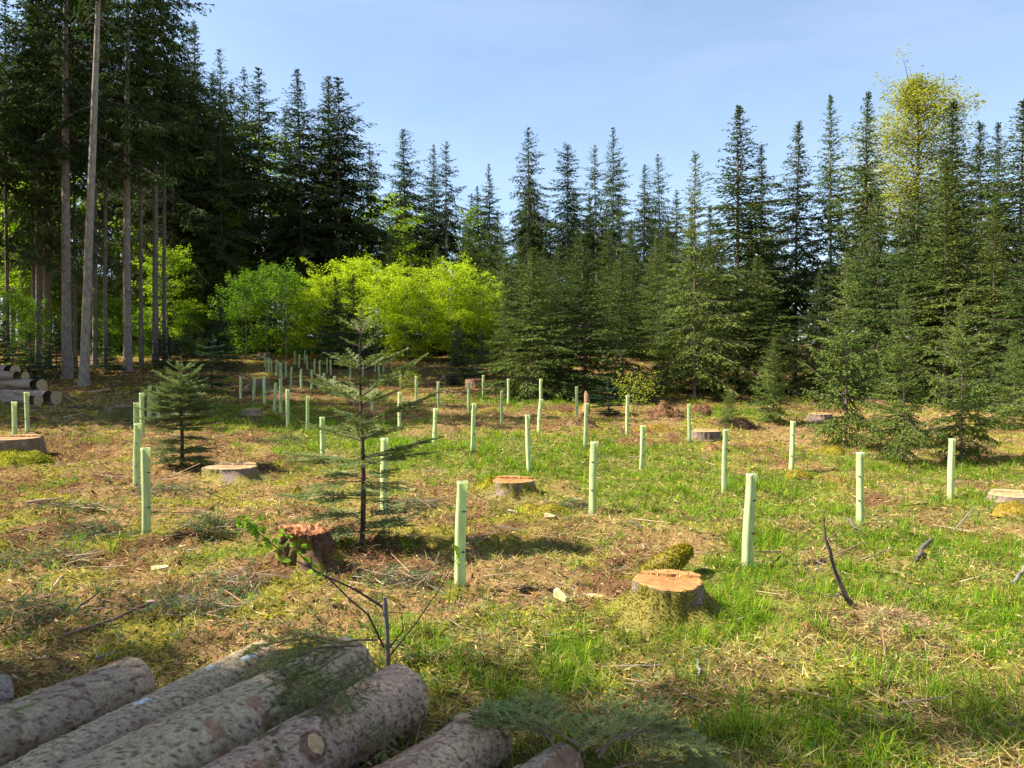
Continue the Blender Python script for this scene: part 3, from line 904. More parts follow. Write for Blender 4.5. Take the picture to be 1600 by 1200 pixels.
filler(46, (-640, 420, 66, 104), ['M1', 'M2', 'M2'], 9, 7, 13, 'young spruce with low dark boughs under the tall spruces of the back row', 'young spruces under the back row')
filler(24, (-60, 260, 62, 98), ['M1', 'M2', 'M2'], 15, 8, 13, 'young spruce with low dark boughs in the centre of the back wood', 'young spruces in the centre of the back wood')
filler(14, (-430, -50, 63, 68), ['Y3', 'M2'], 17, 5, 8, 'dark young spruce standing close behind the beech hedge', 'dark young spruces behind the hedge', 1.2)
filler(9, (300, 900, 46, 60), ['M1', 'M2'], 10, 7, 11, 'mid-size spruce half hidden in the depth of the right-hand wood', 'half hidden spruces in the right-hand wood')

filler(26, (-860, -440, 62, 96), ['M2', 'Y3', 'bg'], 12, 4, 9, 'low dark young tree in the undergrowth of the shaded left forest', 'undergrowth of the left forest', 1.2)
filler(10, (-800, -440, 60, 84), ['bd', 'bd'], 14, 8, 15, 'green beech glimmering between the trunks in the depth of the left forest', 'beeches deep in the left forest')

# --- trees beside the camera, left of the picture: they shade the logs and the far left
for i, (x, y, h, k) in enumerate([(-12.5, 2.2, 16, 'A'), (-9.5, -1.8, 14, 'B'), (-15, -2.5, 17, 'A'), (-16.5, 2.6, 18.5, 'A'), (-10.0, 3.4, 13, 'A'), (-21.5, 3.5, 27, 'C'),
                                  (-23, 27.5, 30, 'D'), (-29, 31, 30, 'A'), (-27, 24.5, 29, 'B'), (-34, 28, 30, 'D'), (-36, 36, 31, 'D'), (-33, 41, 31, 'A'), (-41, 44, 31, 'D2')]):
    plant(k, Vector((x, y, gz(x, y))), h, 'spruce_tree', 'spruce standing outside the left edge of the picture that shades the clearing', 'tree', 'spruces outside the left of the picture')

# ------------------------------------------------------------------ tree shelters (tubes), each with stake and two ties
TUBE_C = (0.66, 0.76, 0.40)


def tube_meshes(seed):
    """hollow square tube with rounded corners, fluted sides and a rolled rim; unit height"""
    rng = np.random.default_rng(seed)
    n = 24; rows = np.array([0, .02, .12, .25, .4, .55, .7, .85, .95, .975, 1.0])
    th = np.arange(n) * 2 * np.pi / n
    sq = 0.052 / np.maximum(np.abs(np.cos(th)), np.abs(np.sin(th))) ** 0.72
    sq = sq - 0.006 * (np.cos(4 * th + math.pi) > 0.93)
    a = Acc(); V = []
    for t in rows:
        fl = 1 + (0.10 if t > 0.96 else 0.0) + 0.02 * math.sin(t * 9 + seed)
        wob = 1 + 0.05 * np.sin(2 * th + t * 4 + seed) + rng.normal(0, 0.012, n)
        r = sq * fl * wob
        V.append(np.stack([np.cos(th) * r + 0.006 * math.sin(t * 5 + seed), np.sin(th) * r, np.full(n, t)], 1))
    inner = []
    for t, v in zip(rows[::-1], V[::-1]):
        w = v.copy(); w[:, :2] *= 0.93; inner.append(w)
    R = V + inner
    R = np.array(R); m = len(R)
    i = np.arange(m - 1)[:, None] * n; j = np.arange(n)[None]; k = (j + 1) % n
    f = np.stack([i + j, i + k, i + n + k, i + n + j], -1).reshape(-1, 4)
    zc = R[..., 2]; dirt = np.clip(1 - zc / (0.05 + 0.05 * rng.random(n)[None]), 0, 1)[..., None] * 0.6
    tc_ = np.array(TUBE_C) * (1 - dirt) + np.array([0.25, 0.19, 0.10]) * dirt
    a.add(R.reshape(-1, 3), f, tc_.reshape(-1, 3))
    sl = a.mesh('sleeve', [M_TUBE])
    b = Acc()
    sweep(b, [(0.030, 0, -0.1), (0.030, 0, 0.4), (0.030, 0.002, 0.985 + 0.012 * seed)], [0.013, 0.013, 0.012], 4, (0.36, 0.27, 0.17))
    st = b.mesh('stake', [M_STAKE], False)
    return sl, st


def tie_mesh():
    a = Acc()
    sweep(a, [(0.02, -0.046, 0), (0.02, -0.066, 0.001)], [0.0125, 0.0105], 6, (0, 0, 0))
    sweep(a, [(-0.012, -0.0585, 0), (0.02, -0.061, 0), (0.045, -0.0585, 0)], 0.0035, 4, (0, 0, 0))
    return a.mesh('tie', [M_TIE])


TUBES = [tube_meshes(k) for k in range(4)]
TIE = tie_mesh()
_tn = [0]


def shelter(px, topy, py, lean, label, group, Y=None):
    i = _tn[0]; _tn[0] += 1
    rng = random.Random(100 + i)
    p = P(px, py) if Y is None else PX(px, Y)
    H = min(1.42, max(1.02, (py - topy) / F * p.y))
    ty = math.atan2(lean, max(20, py - topy)) + rng.uniform(-0.012, 0.012)
    o = empty('tree_shelter', (p.x, p.y, p.z - 0.03), rng.uniform(-1.0, 1.0), (0, 0), 1.0)
    o.rotation_mode = 'XYZ'
    o.matrix_world = Matrix.Translation(o.location) @ Matrix.Rotation(ty, 4, 'Y') @ Matrix.Rotation(rng.uniform(-0.03, 0.03), 4, 'X') @ Matrix.Rotation(o.rotation_euler.z, 4, 'Z')
    sl, st = TUBES[i % 4]
    w = rng.uniform(0.95, 1.1)
    a = link('sleeve', sl, o); a.scale = (w, w, H)
    b = link('stake', st, o); b.scale = (w, w, H)
    for h in (0.36, 0.72):
        t = link('tie', TIE, o); t.location = (0, 0, H * (h + rng.uniform(-.03, .03))); t.scale = (w, w, 1)
    tag(o, label, 'tree shelter', group)
    return o


NEAR = [
    (23, 626, 690, 1, 'tree shelter at the far left edge, left one of two before the log pile'),
    (43, 615, 680, 0, 'tree shelter at the far left edge, right one of two before the log pile'),
    (214, 628, 712, -1, 'rearmost of the overlapping trio of tree shelters on the left, only its top showing'),
    (213, 656, 758, 2, 'middle one of the overlapping trio of tree shelters on the left, dull olive side'),
    (228, 698, 841, 0, 'nearest and tallest tree shelter on the left, front of the overlapping trio'),
    (222, 609, 680, 0, 'tree shelter behind the overlapping trio, left of the second small fir tree'),
    (233, 602, 658, 0, 'tree shelter behind the overlapping trio, farther and thinner than its left neighbour'),
    (248, 605, 656, 0, 'tree shelter touching the left boughs of the bushy fir'),
    (271, 597, 640, 0, 'tree shelter glimpsed through the top of the bushy fir'),
    (303, 598, 634, 0, 'tree shelter glimpsed right of the bushy fir leader'),
    (376, 586, 623, 0, 'tree shelter at the right foot of the shaded low fir'),
    (396, 587, 626, 2, 'leaning tree shelter right of the shaded low fir, beside a mossy stump'),
    (413, 589, 634, 0, 'tree shelter left of the leaning pair in the shaded grass'),
    (428, 597, 646, 4, 'leaning tree shelter, left one of a close pair in the shaded grass'),
    (439, 592, 647, 0, 'upright tree shelter, right one of a close pair in the shaded grass'),
    (450, 607, 668, -2, 'sunlit tree shelter right of the close pair'),
    (480, 615, 675, 1, 'broad sunlit tree shelter between the close pair and the split one'),
    (504, 640, 719, 0, 'sunlit tree shelter with a dark vertical slot left of the foreground fir'),
    (624, 609, 670, 0, 'tree shelter just right of the foreground fir at mid height'),
    (600, 680, 801, 0, 'tree shelter partly hidden behind the lower boughs of the foreground fir'),
    (678, 633, 692, 3, 'thin sunlit tree shelter between the foreground fir and the wide slotted one'),
    (738, 636, 711, 4, 'wide slotted tree shelter in the green grass above the mossy stump'),
    (718, 742, 916, 4, 'nearest tree shelter in the centre, wrinkled and glossy'),
    (685, 594, 638, 0, 'grey-green shaded tree shelter above the thin sunlit one'),
    (650, 585, 626, 0, 'shaded tree shelter farther left, by the yellowish bush'),
    (732, 595, 647, 0, 'shaded tree shelter standing above the wide slotted one'),
    (755, 585, 623, 0, 'far shaded tree shelter near the right end of the hedge'),
    (784, 606, 661, 0, 'tree shelter with half its length lit, left of the pair in line'),
    (794, 589, 631, 0, 'far pale tree shelter behind the half lit one'),
    (845, 594, 640, 0, 'rear one of two tree shelters standing in line in the centre'),
    (841, 620, 675, 4, 'front one of two tree shelters standing in line in the centre, leaning right'),
    (827, 649, 740, -3, 'tree shelter directly above the mossy sawn stump in the centre'),
    (901, 602, 652, 0, 'tree shelter left of the dark fir bush and the split snag stump'),
    (914, 630, 702, 3, 'tree shelter in the green grass in front of the split snag stump'),
    (925, 685, 805, 3, 'tall tree shelter in the middle, right of the mossy sawn stump'),
    (980, 614, 678, 0, 'tree shelter in front of the small yellow-green bush'),
    (1002, 657, 729, 3, 'tree shelter in the grass between the tall middle one and the root mounds'),
    (1077, 631, 691, 0, 'tree shelter left of the flat stump among the root mounds'),
    (1131, 669, 772, 3, 'tree shelter in the grass right of the root mounds, below the sapling'),
    (1167, 738, 889, 8, 'near tree shelter right of the large sawn stump, leaning right'),
    (1236, 657, 738, 3, 'tree shelter with two dark ties, left of the yellow moss cushion'),
    (1343, 713, 832, 0, 'upright tree shelter in tall grass behind the curved dead branch'),
    (1485, 686, 785, 2, 'rightmost tree shelter, before the dark skirted young spruce'),
]
for (px, ty, py, ln, lab) in NEAR:
    shelter(px, ty, py, ln, lab, 'tree shelters on the clearing')
FAR = [(413, 554, 575), (416, 560, 581), (420, 562, 585), (425, 564, 586), (432, 569, 588), (436, 569, 591), (440, 570, 592), (447, 575, 590), (455, 572, 602), (461, 552, 571),
       (467, 554, 575), (471, 577, 610), (476, 556, 570), (480, 560, 579), (487, 580, 610), (491, 566, 585), (500, 565, 587), (507, 584, 612), (511, 566, 582), (517, 569, 586),
       (524, 595, 620), (548, 575, 592), (553, 600, 628), (567, 575, 592), (582, 602, 645), (586, 562, 581), (593, 577, 596), (599, 565, 582), (612, 566, 578), (626, 580, 606), (637, 572, 587)]
for i, (px, ty, py) in enumerate(FAR):
    lab = 'small shaded tree shelter, %s from the left in the far cluster before the hedge' % (['first'] + ORD[1:])[i]
    p = P(px, py)
    shelter(px, ty, py, random.uniform(-1, 1), lab, 'far tree shelters before the hedge')

# ------------------------------------------------------------------ young silver firs with single needles
NEED_C = (0.105, 0.145, 0.070)


def needle_twigs(acc, p, d, l, nl, nw, spc, rng, col, m=0, flat=0.12):
    """rows of needles on both sides of straight twigs"""
    n = np.maximum(4, (l / spc).astype(int))
    idx = np.repeat(np.arange(len(p)), n)
    st = np.concatenate([[0], np.cumsum(n)[:-1]])
    t = (np.arange(len(idx)) - np.repeat(st, n)) / np.repeat(n, n)
    up = np.tile([0.02, 0.01, 1.0], (len(p), 1))
    lat = unit(np.cross(d, up)); nrm = np.cross(lat, d)
    for sgn in (-1, 1):
        k = len(idx)
        dd = unit(d[idx] * rng.uniform(0.35, 0.7, (k, 1)) + sgn * lat[idx] * rng.uniform(0.7, 1.0, (k, 1)) + nrm[idx] * rng.normal(0.28, flat * 3, (k, 1)))
        pp = p[idx] + d[idx] * (l[idx] * t)[:, None]
        ll = nl * rng.uniform(0.75, 1.15, k) * (1.0 - 0.35 * np.maximum(0, t - 0.7))
        tris(acc, pp, dd, ll, np.full(k, nw), nrm[idx] + rng.normal(0, 0.35, (k, 3)), col[idx] * rng.uniform(0.75, 1.3, (k, 1)), m)


def bough(acc, base, az, e, L, rng, nl=0.024, nw=0.0021, spc=0.006, droop=0.16, order=2, col=NEED_C, limb=(0.10, 0.08, 0.062), fan=0.55, limb_r=0.007, tspc=0.042, tipup=0.10):
    n = 7; u = np.linspace(0, 1, n)
    az_u = az + rng.normal(0, 0.1) * u
    r = L * u * math.cos(e)
    z = L * (math.sin(e) * u - droop * u * u + tipup * u ** 3)
    sp = np.asarray(base)[None] + np.stack([np.cos(az_u) * r, np.sin(az_u) * r, z], 1)
    sweep(acc, sp, limb_r * (1.12 - u), 5, limb, 1, False)
    tg = unit(np.gradient(sp, axis=0))
    # needles on the limb itself (outer part)
    seg = unit(sp[1:] - sp[:-1]); sl = np.linalg.norm(sp[1:] - sp[:-1], axis=1)
    k0 = 2
    needle_twigs(acc, sp[k0:-1], seg[k0:], sl[k0:], nl, nw, spc, rng, vary(col, n - 1 - k0, rng, 0.15))
    # side twigs
    nb = max(2, int(L / tspc))
    ub = np.linspace(0.16, 0.96, nb) + rng.normal(0, 0.01, nb)
    side = np.where(np.arange(nb) % 2 == 0, 1.0, -1.0)[:, None]
    pb = np.stack([np.interp(ub, u, sp[:, k]) for k in range(3)], 1)
    tb = unit(np.stack([np.interp(ub, u, tg[:, k]) for k in range(3)], 1))
    lat = unit(np.cross(tb, np.array([[0, 0, 1.0]]))) * side
    lb = np.clip(fan * L * (1.08 - ub) * rng.uniform(0.65, 1.1, nb), 0.05, 0.6)
    db = unit(tb * 0.85 + lat * 0.75 + np.array([[0, 0, 1.0]]) * rng.normal(-0.05, 0.1, (nb, 1)))
    sticks(acc, pb, db, lb, np.full(nb, limb_r * 0.4), np.tile(limb, (nb, 1)), 1)
    c = vary(col, nb, rng, 0.2)
    c = c * (1 - 0.25 * (ub[:, None] > 0.8)) + np.array([[0.10, 0.135, 0.07]]) * 0.25 * (ub[:, None] > 0.8)
    needle_twigs(acc, pb, db, lb, nl, nw, spc, rng, c)
    if order > 1:
        big = np.where(lb > 0.13)[0]
        P2, D2, L2, C2 = [], [], [], []
        for i in big:
            q = max(2, int(lb[i] / 0.06))
            v = np.linspace(0.25, 0.85, q)
            s2 = np.where(np.arange(q) % 2 == 0, 1.0, -1.0)[:, None]
            lt = unit(np.cross(db[i][None], np.array([[0, 0, 1.0]]))) * s2
            P2.append(pb[i] + db[i] * (lb[i] * v)[:, None]); D2.append(unit(db[i] * 0.85 + lt * 0.8 + rng.normal(0, 0.08, (q, 3))))
            L2.append(np.clip(lb[i] * 0.5 * (1.1 - v), 0.035, 0.2)); C2.append(np.tile(c[i], (q, 1)))
        if P2:
            p2 = np.concatenate(P2); d2 = np.concatenate(D2); l2 = np.concatenate(L2); c2 = np.concatenate(C2)
            sticks(acc, p2, d2, l2, np.full(len(p2), limb_r * 0.28), np.tile(limb, (len(p2), 1)), 1)
            needle_twigs(acc, p2, d2, l2, nl, nw, spc, rng, c2)


def fir(name, label, px, py, topy, whorls, seed, d0, nl, nw, spc, bark=(0.085, 0.06, 0.048), order=2, col=NEED_C, Y=None, extra=None, fan=0.55, tspc=0.042):
    p = P(px, py) if Y is None else PX(px, Y)
    H = height_for(px, topy, p.y)
    rng = np.random.default_rng(seed)
    o = empty(name, p)
    t = np.linspace(-0.03, 1, 14)
    a = Acc(); sweep(a, np.stack([0.02 * np.sin(t * 6), 0.02 * np.cos(t * 5) - 0.02, t * H], 1), d0 / 2 * (1.04 - np.maximum(t, 0)) ** 0.85 + 0.003, 9, bark, 0, True, 0.1, seed)
    link('trunk', a.mesh('trunk', [M_BARK]), o)
    c = Acc()
    for (h, L, nb, e) in whorls:
        az0 = rng.random() * 6.28
        for b in range(nb):
            az = az0 + (b + rng.normal(0, 0.15)) * 6.283 / nb
            bough(c, (0, 0, h * H + rng.normal(0, 0.015)), az, math.radians(e + rng.normal(0, 5)), L * H * rng.uniform(0.75, 1.15), rng, nl, nw, spc, col=col, order=order, fan=fan, tspc=tspc)
    if extra:
        for (h, az, e, L) in extra:
            bough(c, (0, 0, h * H), az, math.radians(e), L * H, rng, nl, nw, spc, col=col, order=order, fan=fan, tspc=tspc)
    lead = np.array([[0, 0, 0.9 * H]]); needle_twigs(c, lead, np.array([[0.02, 0.01, 1.0]]), np.array([0.1 * H]), nl, nw, spc, rng, np.array([col]))
    link('crown', c.mesh('crown', [M_FIR, M_LIMB], False), o)
    tag(o, label, 'fir tree', 'small firs on the clearing')
    return o


fir('young_fir', 'slender young fir with open tiers of boughs in the left foreground', 566, 852, 478,
    [(0.885, 0.13, 5, 38), (0.82, 0.10, 3, 30), (0.73, 0.22, 5, 34), (0.66, 0.14, 3, 25), (0.585, 0.26, 5, 28), (0.505, 0.20, 3, 18), (0.43, 0.29, 5, 16), (0.345, 0.30, 4, 10),
     (0.27, 0.31, 4, 6), (0.18, 0.26, 3, 2), (0.10, 0.26, 4, 4), (0.05, 0.24, 5, 8)], 301, 0.066, 0.030, 0.0048, 0.0080, fan=0.54, tspc=0.044, col=(0.19, 0.215, 0.080),
    extra=[(0.62, 0.15, 36, 0.34), (0.50, 0.1, 26, 0.38), (0.36, 0.05, 18, 0.36), (0.20, 3.3, 6, 0.36), (0.34, 3.1, 12, 0.34), (0.13, 3.6, 2, 0.30)])
fir('young_fir', 'bushy low fir behind the overlapping trio of shelters on the left', 284, 728, 556,
    [(0.86, 0.16, 5, 42), (0.77, 0.22, 6, 36), (0.69, 0.27, 7, 32), (0.62, 0.31, 8, 28), (0.55, 0.35, 8, 22), (0.48, 0.38, 9, 16), (0.41, 0.38, 9, 10), (0.34, 0.34, 7, 4), (0.24, 0.32, 6, 0), (0.14, 0.34, 7, 2), (0.06, 0.32, 6, 6)],
    302, 0.085, 0.040, 0.0080, 0.017, col=(0.16, 0.19, 0.065), tspc=0.05, fan=0.62)
fir('young_fir', 'broad blue-green fir in the shade right of the bushy one', 331, 615, 528,
    [(0.9, 0.14, 4, 36), (0.8, 0.3, 5, 18), (0.68, 0.42, 6, 10), (0.56, 0.46, 6, 6), (0.44, 0.46, 6, 2), (0.3, 0.44, 5, -2), (0.18, 0.36, 5, -4)],
    303, 0.08, 0.05, 0.009, 0.02, col=(0.085, 0.135, 0.070))
fir('fir_bush', 'dark low fir bush beside the split snag stump in the centre', 950, 648, 592,
    [(0.8, 0.3, 5, 45), (0.6, 0.42, 7, 30), (0.42, 0.5, 8, 18), (0.25, 0.5, 8, 8), (0.1, 0.45, 8, 2)], 304, 0.06, 0.05, 0.008, 0.02, col=(0.026, 0.052, 0.03))

# small broadleaf bushes in the open
for (k, px, py, ty, name, lab, w) in [
    ('bs', 1052, 612, 528, 'beech_shrub', 'bright yellow-green shrub below the leafless-tipped spruce', 1.15),
    ('bl', 990, 644, 585, 'leafy_bush', 'small yellow-green bush right of the dark fir bush', 1.2),
    ('bl', 640, 612, 580, 'leafy_bush', 'low yellowish bush behind the foreground fir near the far shelters', 1.3),
    ('bl', 1245, 660, 620, 'leafy_bush', 'low green bush under the young spruces right of centre', 1.2)]:
    p = P(px, py)
    plant(k, p, height_for(px, ty, p.y), name, lab, 'bush', None, w)

# ------------------------------------------------------------------ logs with scaly bark
LOG_AXES = []
PALE = (0.52, 0.36, 0.19)


def log(name, label, A, B, r0, r1, seed, fine=2.4, plate=0.05, col=(0.33, 0.27, 0.215), gapc=(0.10, 0.05, 0.03), lichen=0.0, moss=0.0, knots=(), raw=0.0, group='logs in the foreground', nth=84, end=True, endcol=PALE, red=0.0):
    """log from A (the end in view) to B; bark plates are displaced geometry, close to A at full detail"""
    A = Vector(A); B = Vector(B); ax = (B - A); L = ax.length; ax.normalize()
    LOG_AXES.append((A.copy(), B.copy(), max(r0, r1)))
    rng = np.random.default_rng(seed)
    step = 0.0135 * (r0 / 0.19)
    x = np.concatenate([np.arange(0, min(fine, L), step), np.linspace(min(fine, L), L, 14)[1:]]) if L > fine else np.arange(0, L + step, step)
    th = np.arange(nth) * 2 * np.pi / nth
    X, T = np.meshgrid(x, th, indexing='ij')
    R = r0 + (r1 - r0) * X / L
    R = R * (1 + 0.035 * np.sin(2 * T + seed) + 0.03 * (fbm(X * 1.5, np.cos(T) * 2 + 5, seed, 2) - 0.5) * 2)
    circ = 2 * np.pi * (r0 + r1) / 2
    kx = max(6, round(circ / plate)); ky = plate * 1.7
    cx = T / (2 * np.pi) * kx; cy = X / ky + np.sin(T * 3 + seed) * 0.3
    wn_ = fbm(X * 30, T * 6, seed + 3, 2) - 0.5
    f1, f2, cid, oy = cellular(cx + wn_ * 0.5, cy + wn_ * 0.5, seed, kx)
    edge = np.clip((f2 - f1) / 0.13, 0, 1)
    lift = (cid - 0.4) * 0.006
    n2 = fbm(X * 3.2 + 9, np.cos(T) * 1.6 + np.sin(T) * 1.1 + 20, seed + 8, 4)
    flake = np.clip(fbm(X * 2.5 + 4, T * 1.2, seed + 11, 3) * 2.4 - 0.55, 0.1, 1.5)
    D = (edge - 1) * 0.005 * flake + lift * 0.8 * flake * edge + oy * 0.013 * (plate / 0.045) ** 0.5 * flake * edge + (fbm(X * 40, T * 9, seed + 1, 2) - 0.5) * 0.004
    peel = np.clip((n2 - 0.70 + raw + 0.10 * (cid - 0.5)) / 0.03, 0, 1)
    D = D * (1 - peel) - 0.006 * peel
    C = np.array(col) * (0.84 + 0.32 * cid)[..., None]
    warm = np.clip(fbm(X * 2.0, T * 1.5, seed + 4, 3) * 2 - 0.6, 0, 1)[..., None]
    C = C * (1 - 0.35 * warm) + np.array((0.34, 0.235, 0.18)) * 0.35 * warm
    C = C * edge[..., None] + np.array(gapc) * (1 - edge[..., None])
    pc = np.array((0.27, 0.15, 0.09))
    C = C * (1 - peel[..., None]) + (pc * (0.6 + 0.8 * fbm(X * 9, T * 2, seed + 6, 3))[..., None]) * peel[..., None]
    if lichen:
        q1, q2, qi, _o = cellular(T / (2 * np.pi) * kx / 3.0 + wn_ * 0.5, X / (ky * 3.2) + wn_ * 0.5, seed + 40)
        li = ((qi > 1 - lichen) & (q1 < 0.26 + 0.1 * wn_))[..., None]
        C = np.where(li, np.array((0.56, 0.60, 0.58)), C)
    if moss:
        mo = np.clip((fbm(X * 2.5, np.cos(T) * 3 + 7, seed + 60, 4) + 0.25 * np.sin(T) - 1.05 + moss) / 0.1, 0, 1)[..., None]
        C = C * (1 - mo) + np.array((0.10, 0.12, 0.02)) * mo
        D = D + 0.006 * mo[..., 0]
    for (kx_, kt, kr, kh) in knots:
        dd = np.hypot(X - kx_, np.angle(np.exp(1j * (T - kt))) * r0)
        bmp = np.exp(-(dd / (kr * 1.5)) ** 2)
        D = D + kh * bmp
        ring = np.clip(1 - np.abs(dd - kr * 1.15) / (kr * 0.45), 0, 1)[..., None]
        C = C * (1 - ring) + np.array((0.13, 0.055, 0.035)) * ring
    # rounded, chipped rim next to the cut
    rim = np.exp(-X / 0.006) * 0.006
    R = R + D - rim * (0.5 + fbm(T * 5, X, seed + 2, 2))
    V = np.stack([X, np.cos(T) * R, np.sin(T) * R], -1)
    n, k = X.shape
    i = np.arange(n - 1)[:, None] * k; j = np.arange(k)[None]; j2 = (j + 1) % k
    f = np.stack([i + j, i + j2, i + k + j2, i + k + j], -1).reshape(-1, 4)
    a = Acc(); a.add(V.reshape(-1, 3), f, C.reshape(-1, 3))
    o = link(name, a.mesh(name, [M_LOGBARK]))
    q = ax.to_track_quat('X', 'Z')
    o.matrix_world = Matrix.Translation(A) @ q.to_matrix().to_4x4()
    tag(o, label, 'log', group)
    # sawn ends: own local Z runs along the log so that the rings fit
    for e, (xx, ring, rev) in enumerate(((0.006, V[0], False), (L - 0.006, V[-1], True))):
        if e == 1 or not end:
            ring2 = ring
        rr = np.stack([ring[:, 1], ring[:, 2]], 1)
        b = Acc(); rows = []
        for q_ in (1.01, 0.72, 0.42, 0.15):
            z = rng.normal(0, 0.002, nth)
            rows.append(np.stack([rr[:, 0] * q_, rr[:, 1] * q_, z], 1))
        Vv = np.concatenate(rows + [np.zeros((1, 3))])
        fi = np.arange(3)[:, None] * nth
        ff = np.stack([fi + j, fi + j2, fi + nth + j2, fi + nth + j], -1).reshape(-1, 4)
        cc = vary(endcol, len(Vv), rng, 0.12)
        b.add(Vv, ff, cc)
        b.add(np.concatenate([rows[3], np.zeros((1, 3))]), np.stack([np.arange(nth), (np.arange(nth) + 1) % nth, np.full(nth, nth)], -1), endcol)
        c = link('cut_end', b.mesh('cut_end', [M_CUT]), o)
        c.matrix_local = Matrix.Translation((xx, 0, 0)) @ Matrix(((0, 0, 1, 0), (1, 0, 0, 0), (0, 1, 0, 0), (0, 0, 0, 1)))
    for (kx_, kt, kr, kh) in knots:
        b = Acc(); m = 14; t = np.arange(m) * 2 * np.pi / m
        rad = kr * (0.85 + 0.3 * rng.random(m))
        v = np.concatenate([np.stack([np.cos(t) * rad, np.sin(t) * rad * 0.8, np.zeros(m)], 1), np.stack([np.cos(t) * rad * 0.6, np.sin(t) * rad * 0.5, np.full(m, 0.004)], 1), [[0, 0, 0.003]]])
        f1_ = np.stack([np.arange(m), (np.arange(m) + 1) % m, (np.arange(m) + 1) % m + m, np.arange(m) + m], -1)
        b.add(v, f1_, vary((0.36, 0.23, 0.115), len(v), rng, 0.2))
        b.add(v, np.stack([np.arange(m) + m, (np.arange(m) + 1) % m + m, np.full(m, 2 * m)], -1), vary((0.40, 0.25, 0.12), len(v), rng, 0.2))
        kn = link('knot', b.mesh('knot', [M_WOOD]), o)
        nrm = Vector((0, math.cos(kt), math.sin(kt)))
        kn.matrix_local = Matrix.Translation(Vector((kx_, 0, 0)) + nrm * (r0 + kh + 0.004)) @ nrm.to_track_quat('Z', 'X').to_matrix().to_4x4()
    return o


def at_z(px, py, z):
    d = ray(px, py); t = (z - CZ) / d.z
    return Vector((0, 0, CZ)) + d * t


def fg_log(label, e, t, r, seed, zc=None, zc2=None, **kw):
    z1 = r * 0.98 if zc is None else zc
    A = at_z(e[0], e[1], z1); Tt = at_z(t[0], t[1], z1 if zc2 is None else zc2)
    d = (Tt - A).normalized()
    return log('log', label, A, A + d * kw.pop('L', 4.4), r, r * 1.06, seed, **kw)


fg_log('thick coarse-scaled log with a mossy dark sawn end at the left, bark partly torn', (212, 1076), (20, 1160), 0.21, 401, plate=0.085, col=(0.33, 0.235, 0.14), raw=0.05, fine=1.9, endcol=(0.10, 0.11, 0.04), moss=0.10)
fg_log('short piece of log just showing at the left picture edge', (12, 1082), (-120, 1120), 0.13, 402, plate=0.06, fine=0.9, raw=0.05)
fg_log('long grey-brown log with white lichen spots beside the coarse-scaled log', (412, 1038), (118, 1196), 0.175, 403, plate=0.035, lichen=0.13, fine=2.2, col=(0.43, 0.325, 0.19))
fg_log('thickest grey log with fir twigs lying over its far end', (546, 1046), (270, 1196), 0.235, 404, plate=0.045, fine=2.2, col=(0.41, 0.315, 0.18), raw=-0.02, moss=0.0)
fg_log('reddish log with smooth rounded end and torn bark in the bottom centre', (632, 1084), (432, 1206), 0.195, 405, plate=0.04, fine=1.9, col=(0.41, 0.275, 0.175), raw=0.03, knots=((0.98, 0.7, 0.06, 0.02), (0.72, 1.2, 0.03, 0.01)))
fg_log('dark bark log lying low between the reddish log and the knotted one', (708, 1172), (560, 1262), 0.12, 406, plate=0.045, fine=1.4, col=(0.33, 0.18, 0.10), raw=0.02)
fg_log('grey log with a big pale branch knot near its end, right of the reddish log', (765, 1150), (610, 1262), 0.165, 407, plate=0.04, fine=1.6, col=(0.42, 0.295, 0.18), raw=0.04, knots=((0.22, 1.75, 0.05, 0.03), (0.06, 0.6, 0.035, 0.02)))
fg_log('log end with curled grey bark strips at the bottom edge, rightmost of the pile', (885, 1196), (740, 1300), 0.13, 408, plate=0.05, fine=1.2, col=(0.37, 0.27, 0.18), raw=0.0)

# log pile on the far left
for i, (e, Yl, r, zz, dx, lab) in enumerate([
    ((88, 612), 29.0, 0.27, 0.28, 0.0, 'lowest front log of the left pile with a pale cut end'),
    ((60, 620), 28.4, 0.20, 0.20, 0.1, 'small log at the near foot of the left pile'),
    ((66, 598), 29.5, 0.23, 0.72, 0.1, 'log lying second in height on the left pile, moss on top'),
    ((40, 590), 29.9, 0.20, 1.02, -0.1, 'slim log near the top of the left pile'),
    ((24, 584), 30.3, 0.22, 1.22, 0.15, 'topmost log of the left pile with a rounded end'),
    ((48, 606), 30.4, 0.26, 0.27, 0.2, 'log at the back of the left pile')]):
    q = PX(e[0], Yl)
    A = Vector((q.x, Yl, float(ground_smooth(np.array([q.x]), np.array([Yl]))[0]) + zz))
    d = Vector((-1, 0.25 + dx, 0.01)).normalized()
    log('log', lab, A, A + d * 5.0, r, r * 1.05, 420 + i, fine=0.0, nth=28, plate=0.09, group='log pile on the left', col=(0.26, 0.21, 0.165), moss=0.06)

# ------------------------------------------------------------------ stumps
ORANGE = (0.50, 0.26, 0.075)


def moss_cover(acc, P_, N_, rng, size, col, m=0):
    n = len(P_)
    d = unit(N_ * 0.9 + rng.normal(0, 0.7, (n, 3)))
    kites(acc, P_, d, size * rng.uniform(0.6, 1.5, n), size * 0.28 * np.ones(n), unit(rng.normal(0, 1, (n, 3))), col, m)


